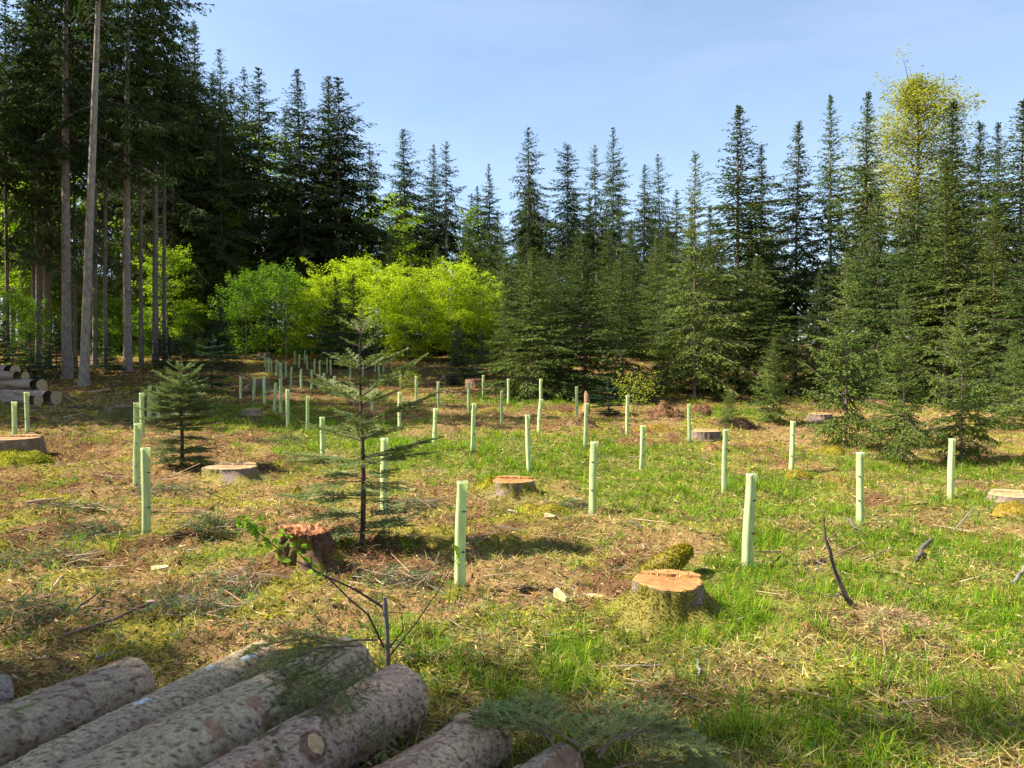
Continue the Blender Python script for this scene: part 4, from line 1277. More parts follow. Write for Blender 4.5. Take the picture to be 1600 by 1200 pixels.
def stump(name, label, px, py, rt, rb, h, seed, bark=(0.17, 0.12, 0.09), top=ORANGE, moss=0.6, mosscol=(0.24, 0.20, 0.018), tilt=0.0, step=0.04, nmoss=1500, msz=0.02, roots=5, splinter=True, hollow=False, rough=0.06, Y=None):
    p = P(px, py) if Y is None else PX(px, Y)
    rng = np.random.default_rng(seed)
    o = empty(name, (p.x, p.y, p.z - 0.04), 0.0)
    n = 64; t = np.linspace(0, 1, 16); th = np.arange(n) * 2 * np.pi / n
    T, Z = np.meshgrid(th, t)
    ph = rng.random(roots) * 6.28
    lob = np.zeros_like(T)
    for k in range(roots):
        lob = np.maximum(lob, np.clip(np.cos(T - ph[k]), 0, 1) ** 10 * (0.6 + 0.6 * rng.random()))
    R = rt + (rb - rt) * (1 - Z) ** 1.8 + lob * (rb * 1.05) * (1 - Z) ** 2.4 + rt * 0.06 * np.cos(3 * T + seed)
    R = R + rt * rough * (fbm(T * 9, Z * 3, seed, 3) - 0.5) * 2 + rt * 0.03 * np.sin(T * 17 + 3 * np.sin(T * 3))
    hh = (h + 0.04) * (1 + tilt * np.cos(T - 0.5))
    X = np.cos(T) * R; Yv = np.sin(T) * R; ZZ = Z * hh
    C = vary(bark, T.size, rng, 0.2).reshape(T.shape + (3,)) * (0.6 + 0.8 * fbm(T * 14, Z * 3, seed + 2, 3))[..., None]
    mm = np.clip((fbm(T * 2.2, Z * 2.5, seed + 3, 3) + (1 - Z) * 0.5 - 1.05 + moss) / 0.2, 0, 1)
    C = C * (1 - mm[..., None] * 0.8) + np.array(mosscol) * 0.7 * mm[..., None] * 0.8
    V = np.stack([X, Yv, ZZ], -1)
    i = np.arange(15)[:, None] * n; j = np.arange(n)[None]; j2 = (j + 1) % n
    f = np.stack([i + j, i + j2, i + n + j2, i + n + j], -1).reshape(-1, 4)
    a = Acc(); a.add(V.reshape(-1, 3), f, C.reshape(-1, 3))
    link('bark', a.mesh('bark', [M_LOGBARK]), o)
    # sawn top: two cut levels with a torn hinge between them
    b = Acc(); rows = []; cols = []
    az = 1.1 + rng.random() * 0.5
    for q in (1.0, 0.96, 0.85, 0.7, 0.55, 0.4, 0.25, 0.1):
        x = X[-1] * q * 0.995; y = Yv[-1] * q * 0.995
        side = x * math.cos(az) + y * math.sin(az)
        z = hh[0] + (0.004 if q < 1 else -0.006) + rng.normal(0, 0.0012, n)
        if hollow:
            z = z - 0.13 * np.exp(-((x - 0.12) ** 2 + (y + 0.10) ** 2) / 0.02) + 0.16 * (fbm(x * 13, y * 13, seed, 3) - 0.45)
        rows.append(np.stack([x, y, z], 1))
        heart = np.clip(1 - q * 1.25, 0, 1)
        cc = np.array(top)[None] * np.array([[0.86, 0.78, 0.66]]) * (1 - 0.3 * heart) * rng.uniform(0.9, 1.1, (n, 1)) * np.array([[1, 1 - 0.22 * heart, 1 - 0.35 * heart]])
        cols.append(np.clip(cc, 0, 1))
    k = len(rows)
    fi = np.arange(k - 1)[:, None] * n
    b.add(np.concatenate(rows), np.stack([fi + j, fi + j2, fi + n + j2, fi + n + j], -1).reshape(-1, 4), np.concatenate(cols))
    b.add(np.concatenate([rows[-1], rows[-1].mean(0)[None]]), np.stack([np.arange(n), (np.arange(n) + 1) % n, np.full(n, n)], -1), tuple(np.array(top) * 0.7))
    c = link('cut_top', b.mesh('cut_top', [M_CUT], False), o)
    if splinter:
        # the part left by the felling hinge stands a little higher, with a torn edge
        c0 = rt * 0.42; ca, sa = math.cos(az), math.sin(az)
        ring = np.stack([X[-1] * 0.985, Yv[-1] * 0.985], 1)
        sd = ring[:, 0] * ca + ring[:, 1] * sa; tg_ = -ring[:, 0] * sa + ring[:, 1] * ca
        sel = np.where(sd > c0)[0]
        if len(sel) > 3:
            pts2 = ring[sel][np.argsort(np.arctan2(tg_[sel], sd[sel]))]
            e0, e1 = pts2[0], pts2[-1]
            m_ = 9; uu = np.linspace(0, 1, m_)[1:-1][::-1, None]
            edge_ = e0 + (e1 - e0) * uu + rng.normal(0, 0.008, (m_ - 2, 2))
            poly = np.concatenate([pts2, edge_]); k_ = len(poly)
            zl = hh[0][0] - 0.01; zh = hh[0][0] + step
            vv = np.concatenate([np.c_[poly, np.full(k_, zl)], np.c_[poly, zh + rng.normal(0, 0.002, k_)], [[*poly.mean(0), zh]]])
            q_ = np.arange(k_); q2_ = (q_ + 1) % k_
            sl_ = Acc(); sl_.add(vv, np.stack([q_, q2_, q2_ + k_, q_ + k_], -1), vary(np.array(top) * 0.9, len(vv), rng, 0.1))
            sl_.add(vv, np.stack([q_ + k_, q2_ + k_, np.full(k_, 2 * k_)], -1), vary(np.array(top) * np.array([0.86, 0.78, 0.66]), len(vv), rng, 0.1))
            link('hinge_step', sl_.mesh('hinge_step', [M_CUT], False), o)
        s_ = Acc(); m = 9
        u = np.linspace(-0.5, 0.5, m) * rt + rng.normal(0, 0.02, m)
        pp = np.stack([ca * c0 - sa * u, sa * c0 + ca * u, np.full(m, hh[0][0] - 0.005)], 1)
        dd = unit(np.stack([rng.normal(0, .15, m), rng.normal(0, .15, m), np.ones(m)], 1))
        ll = 0.01 + 0.06 * rng.random(m) ** 3
        ll[m // 2] = 0.12
        kites(s_, pp, dd, ll + step, np.full(m, 0.009), unit(rng.normal(0, 1, (m, 3))), vary((0.62, 0.42, 0.2), m, rng, 0.15))
        link('splinters', s_.mesh('splinters', [M_WOOD], False), o)['kind'] = 'stuff'
    if nmoss:
        s_ = Acc()
        ti = rng.integers(0, n, nmoss); zi = np.minimum(14, (rng.random(nmoss) ** 1.3 * 15)).astype(int)
        keep = mm[zi, ti] + rng.normal(0, 0.2, nmoss) > 0.35
        ti = ti[keep]; zi = zi[keep]; n_ = len(ti)
        if n_:
            fr = rng.random((n_, 1))
            Pm = V[zi, ti] * fr + V[np.minimum(zi + 1, 15), (ti + 1) % n] * (1 - fr)
            Nm = unit(np.stack([np.cos(T[zi, ti]), np.sin(T[zi, ti]), np.full(n_, 0.5)], 1))
            moss_cover(s_, Pm - Nm * 0.004, Nm, rng, msz, pick([mosscol, np.array(mosscol) * 0.6, (0.12, 0.15, 0.02)], [3, 2, 2], n_, rng, 0.3))
            link('moss', s_.mesh('moss', [M_MOSS], False), o)['kind'] = 'stuff'
    tag(o, label, 'tree stump', 'stumps on the clearing')
    return o


stump('tree_stump', 'large freshly sawn stump with bright orange top and mossy front in the right foreground', 1045, 962, 0.33, 0.40, 0.36, 501, nmoss=5500, msz=0.022, moss=0.66, step=0.03)
stump('tree_stump', 'rotten reddish stump with a dark hollow behind the broken sapling', 478, 890, 0.27, 0.30, 0.36, 502, bark=(0.085, 0.045, 0.028), top=(0.52, 0.22, 0.075), moss=0.45, nmoss=1500, hollow=True, splinter=False, rough=0.45)
stump('tree_stump', 'mossy sawn stump in the centre with a splinter on its flat top', 800, 772, 0.40, 0.50, 0.34, 503, nmoss=2200, msz=0.03, moss=0.55)
stump('tree_stump', 'low pinkish stump half hidden behind the foreground fir', 506, 778, 0.27, 0.3, 0.15, 504, moss=0.2, nmoss=300, top=(0.56, 0.36, 0.2))
stump('tree_stump', 'wide low stump with straw-coloured top below the bushy fir', 362, 742, 0.54, 0.62, 0.30, 505, nmoss=1300, msz=0.03, moss=0.45, top=(0.46, 0.33, 0.17))
stump('tree_stump', 'broad stump cut by the left picture edge with orange rim', 18, 712, 0.62, 0.72, 0.46, 506, nmoss=1300, msz=0.035, moss=0.35, top=(0.5, 0.3, 0.13))
stump('tree_stump', 'old flared mossy stump in the shade between log pile and shelters', 184, 652, 0.46, 0.60, 0.50, 507, nmoss=1200, msz=0.04, moss=0.6, top=(0.26, 0.20, 0.11), mosscol=(0.16, 0.15, 0.025))
stump('tree_stump', 'small flat stump in the shaded grass left of the close pair of shelters', 392, 650, 0.34, 0.38, 0.16, 508, nmoss=300, moss=0.2, top=(0.5, 0.33, 0.15))
stump('tree_stump', 'dark mossy stump in the shade beside the leaning shelter', 404, 612, 0.5, 0.6, 0.55, 509, nmoss=500, msz=0.05, moss=0.5, top=(0.24, 0.18, 0.1), mosscol=(0.15, 0.14, 0.025))
stump('tree_stump', 'flat-topped sawn stump among the root mounds right of centre', 1102, 688, 0.44, 0.5, 0.34, 510, nmoss=900, msz=0.035, moss=0.3, top=(0.66, 0.44, 0.2))
stump('tree_stump', 'low sawn stump at the right picture edge behind a yellow moss cushion', 1582, 795, 0.40, 0.52, 0.22, 511, nmoss=700, moss=0.3, top=(0.62, 0.46, 0.25))
stump('tree_stump', 'reddish stump in the shade on the rise before the hedge right of the far shelters', 742, 607, 0.5, 0.55, 0.5, 512, nmoss=0, moss=0.1, top=(0.45, 0.25, 0.12), bark=(0.2, 0.11, 0.07))
stump('tree_stump', 'orange-brown stump among low plants below the dark young fir of the hedge end', 702, 598, 0.45, 0.5, 0.4, 513, nmoss=0, moss=0.2, top=(0.5, 0.3, 0.14), bark=(0.24, 0.14, 0.08))
stump('tree_stump', 'pale stump far back at the foot of the shaded hedge end', 412, 560, 0.5, 0.55, 0.5, 514, nmoss=0, moss=0.1, top=(0.5, 0.36, 0.2), bark=(0.3, 0.2, 0.12))
stump('tree_stump', 'orange stump far back at the foot of the sunlit hedge', 606, 562, 0.6, 0.65, 0.5, 515, nmoss=0, moss=0.1, top=(0.55, 0.32, 0.15), bark=(0.32, 0.19, 0.1))
stump('tree_stump', 'pale stump behind the small spruce near the right-hand young trees', 1280, 655, 0.45, 0.5, 0.3, 516, nmoss=200, moss=0.2, top=(0.6, 0.42, 0.22))


def mound(name, label, cat, px, py, rx, ry, h, seed, col, n=1600, size=0.02, body=None, lump=0.5, group=None, straw=0.0):
    p = P(px, py); rng = np.random.default_rng(seed)
    o = empty(name, (p.x, p.y, p.z - 0.05))
    k = 36; rows = 12
    T, U = np.meshgrid(np.arange(k) * 2 * np.pi / k, np.linspace(0, 1, rows))
    nz = fbm(np.cos(T) * U * 2.2 + 3, np.sin(T) * U * 2.2, seed, 3) - 0.5
    rr = U * (1 + 0.35 * (fbm(np.cos(T) * 1.2 + 9, np.sin(T) * 1.2, seed + 1, 2) - 0.5))
    X = np.cos(T) * rr * rx; Y = np.sin(T) * rr * ry
    Z = (h + 0.05) * np.sqrt(np.clip(1 - U ** 2, 0, 1)) * (1 + lump * nz * 2)
    V = np.stack([X, Y, Z], -1)
    i = np.arange(rows - 1)[:, None] * k; j = np.arange(k)[None]; j2 = (j + 1) % k
    a = Acc(); a.add(V.reshape(-1, 3), np.stack([i + j, i + j2, i + k + j2, i + k + j], -1).reshape(-1, 4), vary(np.array(col) * 0.7 if body is None else body, V.size // 3, rng, 0.3))
    link('mound_core', a.mesh('mound_core', [M_GROUND]), o)
    b = Acc()
    u = np.sqrt(rng.random(n)); t = rng.random(n) * 6.283
    ui = np.minimum(rows - 1, (u * rows).astype(int)); tj = (t / 6.2832 * k).astype(int) % k
    Pm = V[ui, tj] + rng.normal(0, 0.012, (n, 3)) * np.array([[rx * 3, ry * 3, 0.6]])
    Nm = unit(np.stack([np.cos(t) * u, np.sin(t) * u, np.full(n, 0.6)], 1))
    moss_cover(b, Pm - Nm * 0.004, Nm, rng, size, pick([col, np.array(col) * 0.65, np.array(col) * 1.25], [3, 2, 1], n, rng, 0.25))
    if straw:
        m = int(n * straw)
        q = rng.integers(0, n, m)
        kites(b, Pm[q], unit(rng.normal(0, 1, (m, 3)) * np.array([[1, 1, 0.3]])), rng.uniform(0.04, 0.2, m) * (0.5 + rx), np.full(m, 0.0022 + size * 0.03), unit(rng.normal(0, 1, (m, 3))), pick([(0.34, 0.22, 0.12), (0.2, 0.12, 0.07), (0.45, 0.33, 0.18)], [2, 2, 1], m, rng))
    link('cover', b.mesh('cover', [M_MOSS], False), o)['kind'] = 'stuff'
    tag(o, label, cat, group)
    return o


YM = (0.27, 0.22, 0.03)
G_M = 'moss cushions on the clearing'
mound('moss_cushion', 'round yellow moss cushion left of the twiggy young spruce', 'moss', 1302, 714, 0.45, 0.4, 0.17, 601, YM, 1500, 0.03, group=G_M)
mound('moss_cushion', 'orange-yellow moss cushion at the right picture edge', 'moss', 1590, 812, 0.42, 0.32, 0.15, 602, (0.27, 0.195, 0.03), 1500, 0.022, group=G_M)
mound('moss_cushion', 'bright moss cushion below the mossy sawn stump in the centre', 'moss', 842, 805, 0.48, 0.34, 0.14, 603, YM, 1800, 0.026, group=G_M)
mound('moss_cushion', 'mossy hump leaning on the left of the centre stump', 'moss', 765, 766, 0.34, 0.3, 0.22, 604, (0.24, 0.22, 0.02), 1400, 0.028, group=G_M)
mound('moss_cushion', 'large yellow-green moss hump at the foot of the left edge stump', 'moss', 34, 722, 0.75, 0.5, 0.28, 605, (0.24, 0.24, 0.025), 2400, 0.034, group=G_M)
mound('moss_cushion', 'low moss hump below the shelter with two dark ties', 'moss', 1248, 748, 0.34, 0.3, 0.16, 606, YM, 1000, 0.03, group=G_M, straw=.1)
mound('moss_cushion', 'low brownish moss hump between two shelters on the right', 'moss', 1303, 752, 0.42, 0.35, 0.16, 607, (0.28, 0.19, 0.05), 1200, 0.03, group=G_M, straw=.25)
mound('moss_cushion', 'tiny yellow moss cushion left of the low pinkish stump', 'moss', 465, 772, 0.16, 0.14, 0.14, 608, YM, 600, 0.022, group=G_M)
G_R = 'torn root mounds right of centre'
mound('root_mound', 'torn brown root mound with a jagged top, leftmost and tallest of the group', 'root mound', 1036, 654, 0.85, 0.6, 0.42, 611, (0.30, 0.17, 0.075), 2600, 0.05, (0.16, 0.09, 0.05), 0.9, G_R, 0.2)
mound('root_mound', 'rounded reddish root mound behind the left-of-stump shelter', 'root mound', 1096, 650, 0.45, 0.4, 0.40, 612, (0.28, 0.14, 0.07), 1300, 0.045, (0.15, 0.08, 0.05), 0.7, G_R, 0.2)
mound('root_mound', 'dark root mound right of the flat-topped stump', 'root mound', 1150, 668, 0.7, 0.5, 0.28, 613, (0.16, 0.10, 0.055), 1500, 0.05, (0.09, 0.055, 0.035), 0.8, G_R, 0.2)
mound('root_mound', 'mossy yellow root mound in front of the flat-topped stump', 'root mound', 1020, 672, 0.9, 0.5, 0.22, 614, (0.34, 0.22, 0.04), 1900, 0.045, None, 0.8, G_R, 0.15)
mound('root_mound', 'orange-brown lump beneath the flat-topped stump', 'root mound', 1120, 702, 0.35, 0.3, 0.2, 615, (0.32, 0.18, 0.075), 900, 0.035, None, 0.8, G_R, 0.15)
mound('root_mound', 'mossy foot of the split snag stump', 'root mound', 908, 668, 0.50, 0.42, 0.34, 616, (0.30, 0.19, 0.06), 1500, 0.04, (0.18, 0.11, 0.06), 0.8, G_R, 0.1)
mound('grass_mound', 'heap of dry straw and twigs below the curved dead branch', 'grass heap', 1395, 985, 0.45, 0.34, 0.10, 617, (0.40, 0.30, 0.15), 900, 0.03, (0.25, 0.18, 0.09), 0.8, None, 2.5)

# split snag and mossy root wedge
def broken(name, label, px, py, pts, rad, col, seed, moss=None, cat='tree stump', sides=14):
    p = P(px, py); o = empty(name, (p.x, p.y, p.z - 0.04))
    a = Acc(); sweep(a, pts, rad, sides, col, 0, True, 0.3, seed)
    link('wood', a.mesh('wood', [M_WOOD]), o)
    if moss:
        rng = np.random.default_rng(seed); b = Acc(); n = moss[0]
        pts_ = np.asarray(pts, float); u = rng.random(n) * (len(pts_) - 1) * 0.86
        c = np.stack([np.interp(u, np.arange(len(pts_)), pts_[:, k]) for k in range(3)], 1); r = np.interp(u, np.arange(len(pts_)), rad)
        t = unit(np.stack([rng.normal(0, 1, n), rng.normal(-0.3, 1, n), rng.normal(0.3, 0.9, n)], 1))
        moss_cover(b, c + t * r[:, None] * 1.06, t, rng, moss[1], pick([moss[2], np.array(moss[2]) * 0.6], [2, 1], n, rng, 0.3))
        link('moss', b.mesh('moss', [M_MOSS], False), o)['kind'] = 'stuff'
    tag(o, label, cat, None)


broken('snag', 'upright broken brown snag spike in the middle of the clearing', 915, 664, [(0, 0, 0.2), (0.02, 0, 0.6), (0.05, 0, 0.9), (0.03, 0, 1.12), (0.0, 0, 1.25)], [0.2, 0.13, 0.10, 0.08, 0.02], (0.30, 0.17, 0.09), 621)
broken('root_stump', 'slanting mossy broken root right behind the large sawn stump', 1052, 892, [(-0.34, 0, -0.02), (-0.16, 0, 0.08), (0.02, 0, 0.19), (0.14, 0.02, 0.27), (0.17, 0.02, 0.30)], [0.10, 0.13, 0.12, 0.09, 0.05], (0.20, 0.16, 0.03), 622, (5200, 0.024, (0.30, 0.25, 0.02)))

# ------------------------------------------------------------------ broken sapling, curved dead branch, sticks, wood chips
def seg_pts(pix, Ys):
    return [np.array(at_Y(px, py, y)) for (px, py), y in zip(pix, Ys)]


def at_Y(px, py, Y):
    d = ray(px, py); t = Y / d.y
    return Vector((0, 0, CZ)) + d * t


def leaf_mesh(acc, p, d, n, L, col, rng):
    """oval beech leaf, folded along its midrib"""
    p = np.asarray(p, float); d = unit(np.asarray(d, float)); n = unit(np.asarray(n, float)); s = unit(np.cross(d, n)); n = np.cross(s, d)
    t = np.array([0, 0.2, 0.45, 0.7, 0.9, 1.0]); w = np.array([0.03, 0.24, 0.33, 0.27, 0.12, 0.0]) * L
    mid = p + d * (t * L)[:, None] - n * (0.10 * L * t ** 2)[:, None]
    le = mid + s * w[:, None] + n * (w * 0.35)[:, None]; ri = mid - s * w[:, None] + n * (w * 0.35)[:, None]
    V = np.concatenate([mid, le, ri]); k = 6
    f = []
    for i in range(5):
        f += [[i, i + 1, k + i + 1, k + i], [i, 2 * k + i, 2 * k + i + 1, i + 1]]
    acc.add(V, np.array(f), np.clip(np.array(col) * rng.uniform(0.8, 1.25), 0, 1))


def broken_sapling():
    base = P(606, 1034); Y = base.y
    o = empty('broken_sapling', base)
    rng = np.random.default_rng(71)
    b3 = np.array(base)
    a = Acc()
    st = np.array([b3 + (0, 0, -0.05), b3 + (0.0, 0, 0.10), np.array(at_Y(605, 985, Y)), np.array(at_Y(602, 950, Y)), np.array(at_Y(601, 933, Y))]) - b3
    sweep(a, st, [0.022, 0.020, 0.018, 0.019, 0.015], 9, (0.16, 0.145, 0.12), 0, True, 0.12, 3)
    link('stem', a.mesh('stem', [M_LIMB]), o)
    twigs = [([(600, 950), (585, 940), (555, 921), (520, 905), (492, 893), (470, 868), (440, 822)], [Y, Y, Y - .05, Y - .1, Y - .15, Y - .2, Y - .25], 0.011),
             ([(600, 1012), (575, 960), (545, 935), (515, 905), (490, 890), (450, 870), (415, 842), (385, 815)], [Y, Y - .1, Y - .15, Y - .2, Y - .25, Y - .3, Y - .3, Y - .3], 0.009),
             ([(604, 1030), (625, 1005), (655, 966), (690, 915), (716, 868)], [Y, Y - .05, Y - .1, Y - .1, Y - .1], 0.010),
             ([(602, 1020), (630, 985), (626, 950)], [Y, Y, Y + .05], 0.007)]
    leaves = {0: [0.84, 0.88, 0.92, 0.96, 1.0, 0.75], 1: [0.7, 0.76, 0.82, 0.86, 0.9, 0.93, 0.96, 0.98, 1.0, 1.0, 0.8, 0.88, 0.95, 0.5], 2: [0.62, 0.8, 0.97, 1.0], 3: [1.0]}
    for i, (pix, ys, r) in enumerate(twigs):
        pts = np.array(seg_pts(pix, ys)) - b3
        b = Acc(); u = np.linspace(0, 1, len(pts))
        sweep(b, pts, r * (1.05 - 0.8 * u), 6, (0.075, 0.055, 0.045), 0, True, 0.15, i)
        tw = link('branch', b.mesh('branch', [M_LIMB]), o)
        for v in leaves[i]:
            for rep in range(4 if i == 1 else 2):
                q = np.array([np.interp(v, u, pts[:, k]) for k in range(3)]) + rng.normal(0, 0.028, 3)
                c = Acc()
                leaf_mesh(c, q, rng.normal(0, 1, 3) * np.array([1, .7, .5]) + np.array([-0.4 if i < 2 else .3, -.2, 0.1]), rng.normal(0, 0.7, 3) + np.array([0, -0.5, 0.9]), rng.uniform(0.045, 0.075), (0.20, 0.33, 0.03), rng)
                link('leaf', c.mesh('leaf', [M_BEECH]), tw)
    tag(o, 'broken-off sapling stub with thin side branches and fresh green leaves behind the logs', 'sapling')


broken_sapling()


def dead_branch():
    base = P(1352, 968); Y = base.y; b3 = np.array(base)
    o = empty('dead_branch', base)
    main = np.array(seg_pts([(1356, 978), (1345, 957), (1325, 937), (1312, 912), (1302, 885), (1297, 862), (1290, 842), (1288, 822), (1287, 800)], [Y, Y, Y, Y + .03, Y + .05, Y + .06, Y + .06, Y + .06, Y + .05])) - b3
    a = Acc(); sweep(a, main, [0.026, 0.026, 0.024, 0.020, 0.018, 0.017, 0.014, 0.008, 0.004], 8, (0.065, 0.05, 0.045), 0, True, 0.35, 9)
    link('limb', a.mesh('limb', [M_LIMB]), o)
    for pix, ys, r in [([(1291, 846), (1300, 838), (1314, 828)], [Y + .06, Y, Y - .05], .009), ([(1298, 868), (1280, 882), (1262, 930), (1261, 945)], [Y + .05, Y, Y - .1, Y - .1], .005),
                       ([(1318, 928), (1300, 932), (1246, 922)], [Y, Y - .1, Y - .15], .006), ([(1330, 940), (1310, 925), (1304, 940)], [Y, Y - .12, Y - .15], .010)]:
        b = Acc(); p = np.array(seg_pts(pix, ys)) - b3
        sweep(b, p, np.linspace(r, r * 0.4, len(p)), 5, (0.085, 0.065, 0.055), 0, True, 0.3, 4)
        link('twig', b.mesh('twig', [M_LIMB]), o)
    tag(o, 'dark curved dead branch standing out of the grass in the right foreground', 'branch')


dead_branch()


def stick(label, pix, r, col, seed, lift=0.02, rise=0.0, name='stick'):
    pts = []
    for i, (px, py) in enumerate(pix):
        q = P(px, py); pts.append(np.array([q.x, q.y, q.z + lift + rise * i / (len(pix) - 1)]))
    pts = np.array(pts)
    u = np.linspace(0, 1, 6 if len(pts) == 2 else 3 * len(pts))
    k = np.linspace(0, 1, len(pts))
    s_ = np.stack([np.interp(u, k, pts[:, c]) for c in range(3)], 1)
    rng = np.random.default_rng(seed)
    s_[1:-1] += rng.normal(0, r * 0.5, (len(u) - 2, 3))
    o_ = s_[0].copy()
    a = Acc(); sweep(a, s_ - o_, r * (1.0 - 0.35 * u), 7, col, 0, True, 0.3, seed)
    o = link(name, a.mesh(name, [M_WOOD])); o.location = o_
    tag(o, label, 'stick', 'loose sticks on the clearing')


TAN = (0.40, 0.28, 0.17); GRY = (0.22, 0.18, 0.15); DRK = (0.10, 0.075, 0.06)
for i, (lab, pix, r, c, lift, rise) in enumerate([
    ('pale peeled stick on the brown litter at the left, upper of a parallel two', [(40, 788), (96, 775)], 0.028, TAN, .04, 0),
    ('pale peeled stick on the brown litter at the left, lower of a parallel two', [(44, 795), (98, 783)], 0.02, TAN, .02, 0),
    ('reddish stick entering at the left picture edge', [(-6, 835), (38, 844)], 0.018, (0.26, 0.16, 0.11), .03, 0),
    ('short brown stick left of the foreground, pointing up right', [(76, 935), (98, 918)], 0.016, TAN, .03, 0),
    ('dark stick in the moss above the scaly log, running up right', [(100, 1005), (180, 980), (248, 952)], 0.015, (0.15, 0.10, 0.07), .03, 0.03),
    ('pale split stick on the moss just above the leftmost logs', [(48, 1031), (90, 1026)], 0.016, (0.5, 0.38, 0.25), .03, 0),
    ('dark stick right beside the pale split one above the logs', [(150, 1035), (182, 1023)], 0.014, (0.16, 0.12, 0.10), .04, 0),
    ('thin dark stick lying in the moss, centre-left', [(118, 985), (160, 955)], 0.010, DRK, .03, 0),
    ('thin straw-coloured stick right of the nearest left shelter', [(155, 812), (268, 806)], 0.010, TAN, .05, 0),
    ('long thin stick crossing the litter left of centre', [(120, 896), (200, 888)], 0.010, TAN, .05, 0),
    ('pale branch lying across the litter below the log pile', [(100, 653), (132, 649)], 0.030, TAN, .05, 0.05),
    ('bent pale branch beside the log pile end', [(95, 615), (108, 628), (120, 632)], 0.022, TAN, .12, 0),
    ('pale pole lying on the shaded ground beneath the big trunks', [(140, 614), (172, 610)], 0.045, TAN, .08, 0),
    ('orange-brown bark strip right of the nearest centre shelter', [(735, 842), (800, 832)], 0.02, (0.26, 0.14, 0.08), .04, 0),
    ('thin brown stick below the orange-brown bark strip', [(732, 848), (812, 846)], 0.014, (0.24, 0.14, 0.09), .03, 0),
    ('dark stick in the brown patch above the large sawn stump', [(930, 856), (958, 842)], 0.02, DRK, .04, 0),
    ('short dark stick right of the brown patch above the stump', [(986, 832), (1004, 836)], 0.022, DRK, .04, 0),
    ('thick broken dark stick with pale broken tip in the right-hand grass', [(1430, 886), (1446, 872), (1454, 864)], 0.035, (0.11, 0.08, 0.07), .06, 0.12),
    ('short dark stick right of the curved dead branch tip', [(1324, 830), (1344, 848)], 0.026, (0.10, 0.08, 0.07), .10, -0.06),
    ('thin brown stick lying in grass left of the thick broken one', [(1345, 884), (1395, 874)], 0.012, (0.24, 0.16, 0.11), .06, 0),
    ('thin grey stick slanting up in the grass before the rightmost shelter', [(1490, 832), (1522, 806)], 0.013, GRY, .06, 0.05),
    ('grey stick at the right picture edge', [(1582, 918), (1606, 890)], 0.025, GRY, .05, 0.05),
    ('thin grey stick lying in the grass below the large sawn stump', [(940, 1033), (1032, 1032)], 0.010, GRY, .04, 0),
    ('upright thin pale stick above the drooping fir brash', [(1090, 1040), (1092, 1082)], 0.012, (0.36, 0.30, 0.26), .02, 0),
    ('thin twig slanting through the grass right of the curved branch', [(1408, 925), (1450, 958)], 0.008, DRK, .06, 0),
    ('dark stick at the foot of the hidden shelter behind the fir', [(604, 802), (614, 812)], 0.022, DRK, .05, 0),
    ('bare twig arching above the drooping brash on the right', [(1378, 1035), (1386, 1065), (1368, 1108)], 0.006, (0.22, 0.12, 0.08), .12, -0.1),
]):
    stick(lab, pix, r, c, 700 + i, lift, rise)


def chip(label, px, py, L, W, T, rz, rx, seed, col=(0.62, 0.43, 0.2)):
    p = P(px, py); rng = np.random.default_rng(seed)
    v = np.array([[-.5, -.5, 0], [.5, -.35, 0], [.45, .5, 0], [-.42, .4, 0], [-.48, -.45, 1], [.46, -.1, .5], [.4, .42, .35], [-.4, .38, .9]]) * np.array([L, W, T])
    v += rng.normal(0, 0.004, v.shape)
    f = [[3, 2, 1, 0], [4, 5, 6, 7], [0, 1, 5, 4], [1, 2, 6, 5], [2, 3, 7, 6], [3, 0, 4, 7]]
    a = Acc(); a.add(v, np.array(f), vary(col, 8, rng, 0.12))
    o = link('wood_chip', a.mesh('wood_chip', [M_WOOD], False)); o.location = p + Vector((0, 0, 0.035)); o.rotation_euler = (rx, rng.normal(0, .15), rz)
    tag(o, label, 'wood chip', 'sawn wood chips on the clearing')


chip('narrow pale wood wedge standing in the grass left of the large stump', 878, 942, 0.17, 0.07, 0.10, -0.9, 0.35, 801)
chip('flat pale wood wedge next to the large stump', 930, 926, 0.22, 0.12, 0.07, 0.5, 0.3, 802)
chip('pale wood chip on the litter below the nearest left shelter', 250, 884, 0.20, 0.12, 0.05, 0.7, 0.3, 803)
chip('flat pale wood slab below the moss hump at the left', 66, 722, 0.52, 0.34, 0.06, 0.1, 0.1, 804, (0.5, 0.37, 0.2))
chip('small pale chip in the litter above the logs, left of the sapling', 240, 955, 0.14, 0.06, 0.04, 0.5, 0.2, 805, (0.5, 0.36, 0.24))
chip('pale chip lying under the mossy centre stump', 800, 812, 0.16, 0.08, 0.05, 0.2, 0.3, 806, (0.5, 0.38, 0.22))
chip('light chip below the centre moss cushion', 860, 818, 0.20, 0.06, 0.05, -0.7, 0.2, 807, (0.5, 0.36, 0.2))

# ------------------------------------------------------------------ cut fir boughs lying over the logs
def cut_bough(label, base, az, e, L, seed, droop=0.25, col=(0.060, 0.088, 0.034), tipup=0.0, fan=0.6, tspc=0.04, nl=0.021, nw=0.0028, spc=0.0055):
    rng = np.random.default_rng(seed)
    o = empty('cut_bough', base)
    a = Acc()
    bough(a, (0, 0, 0), az, e, L, rng, nl, nw, spc, droop, 2, col, (0.15, 0.10, 0.07), fan, 0.007, tspc, tipup)
    link('spray', a.mesh('spray', [M_FIR, M_LIMB], False), o)
    tag(o, label, 'branch', 'cut conifer boughs by the logs')


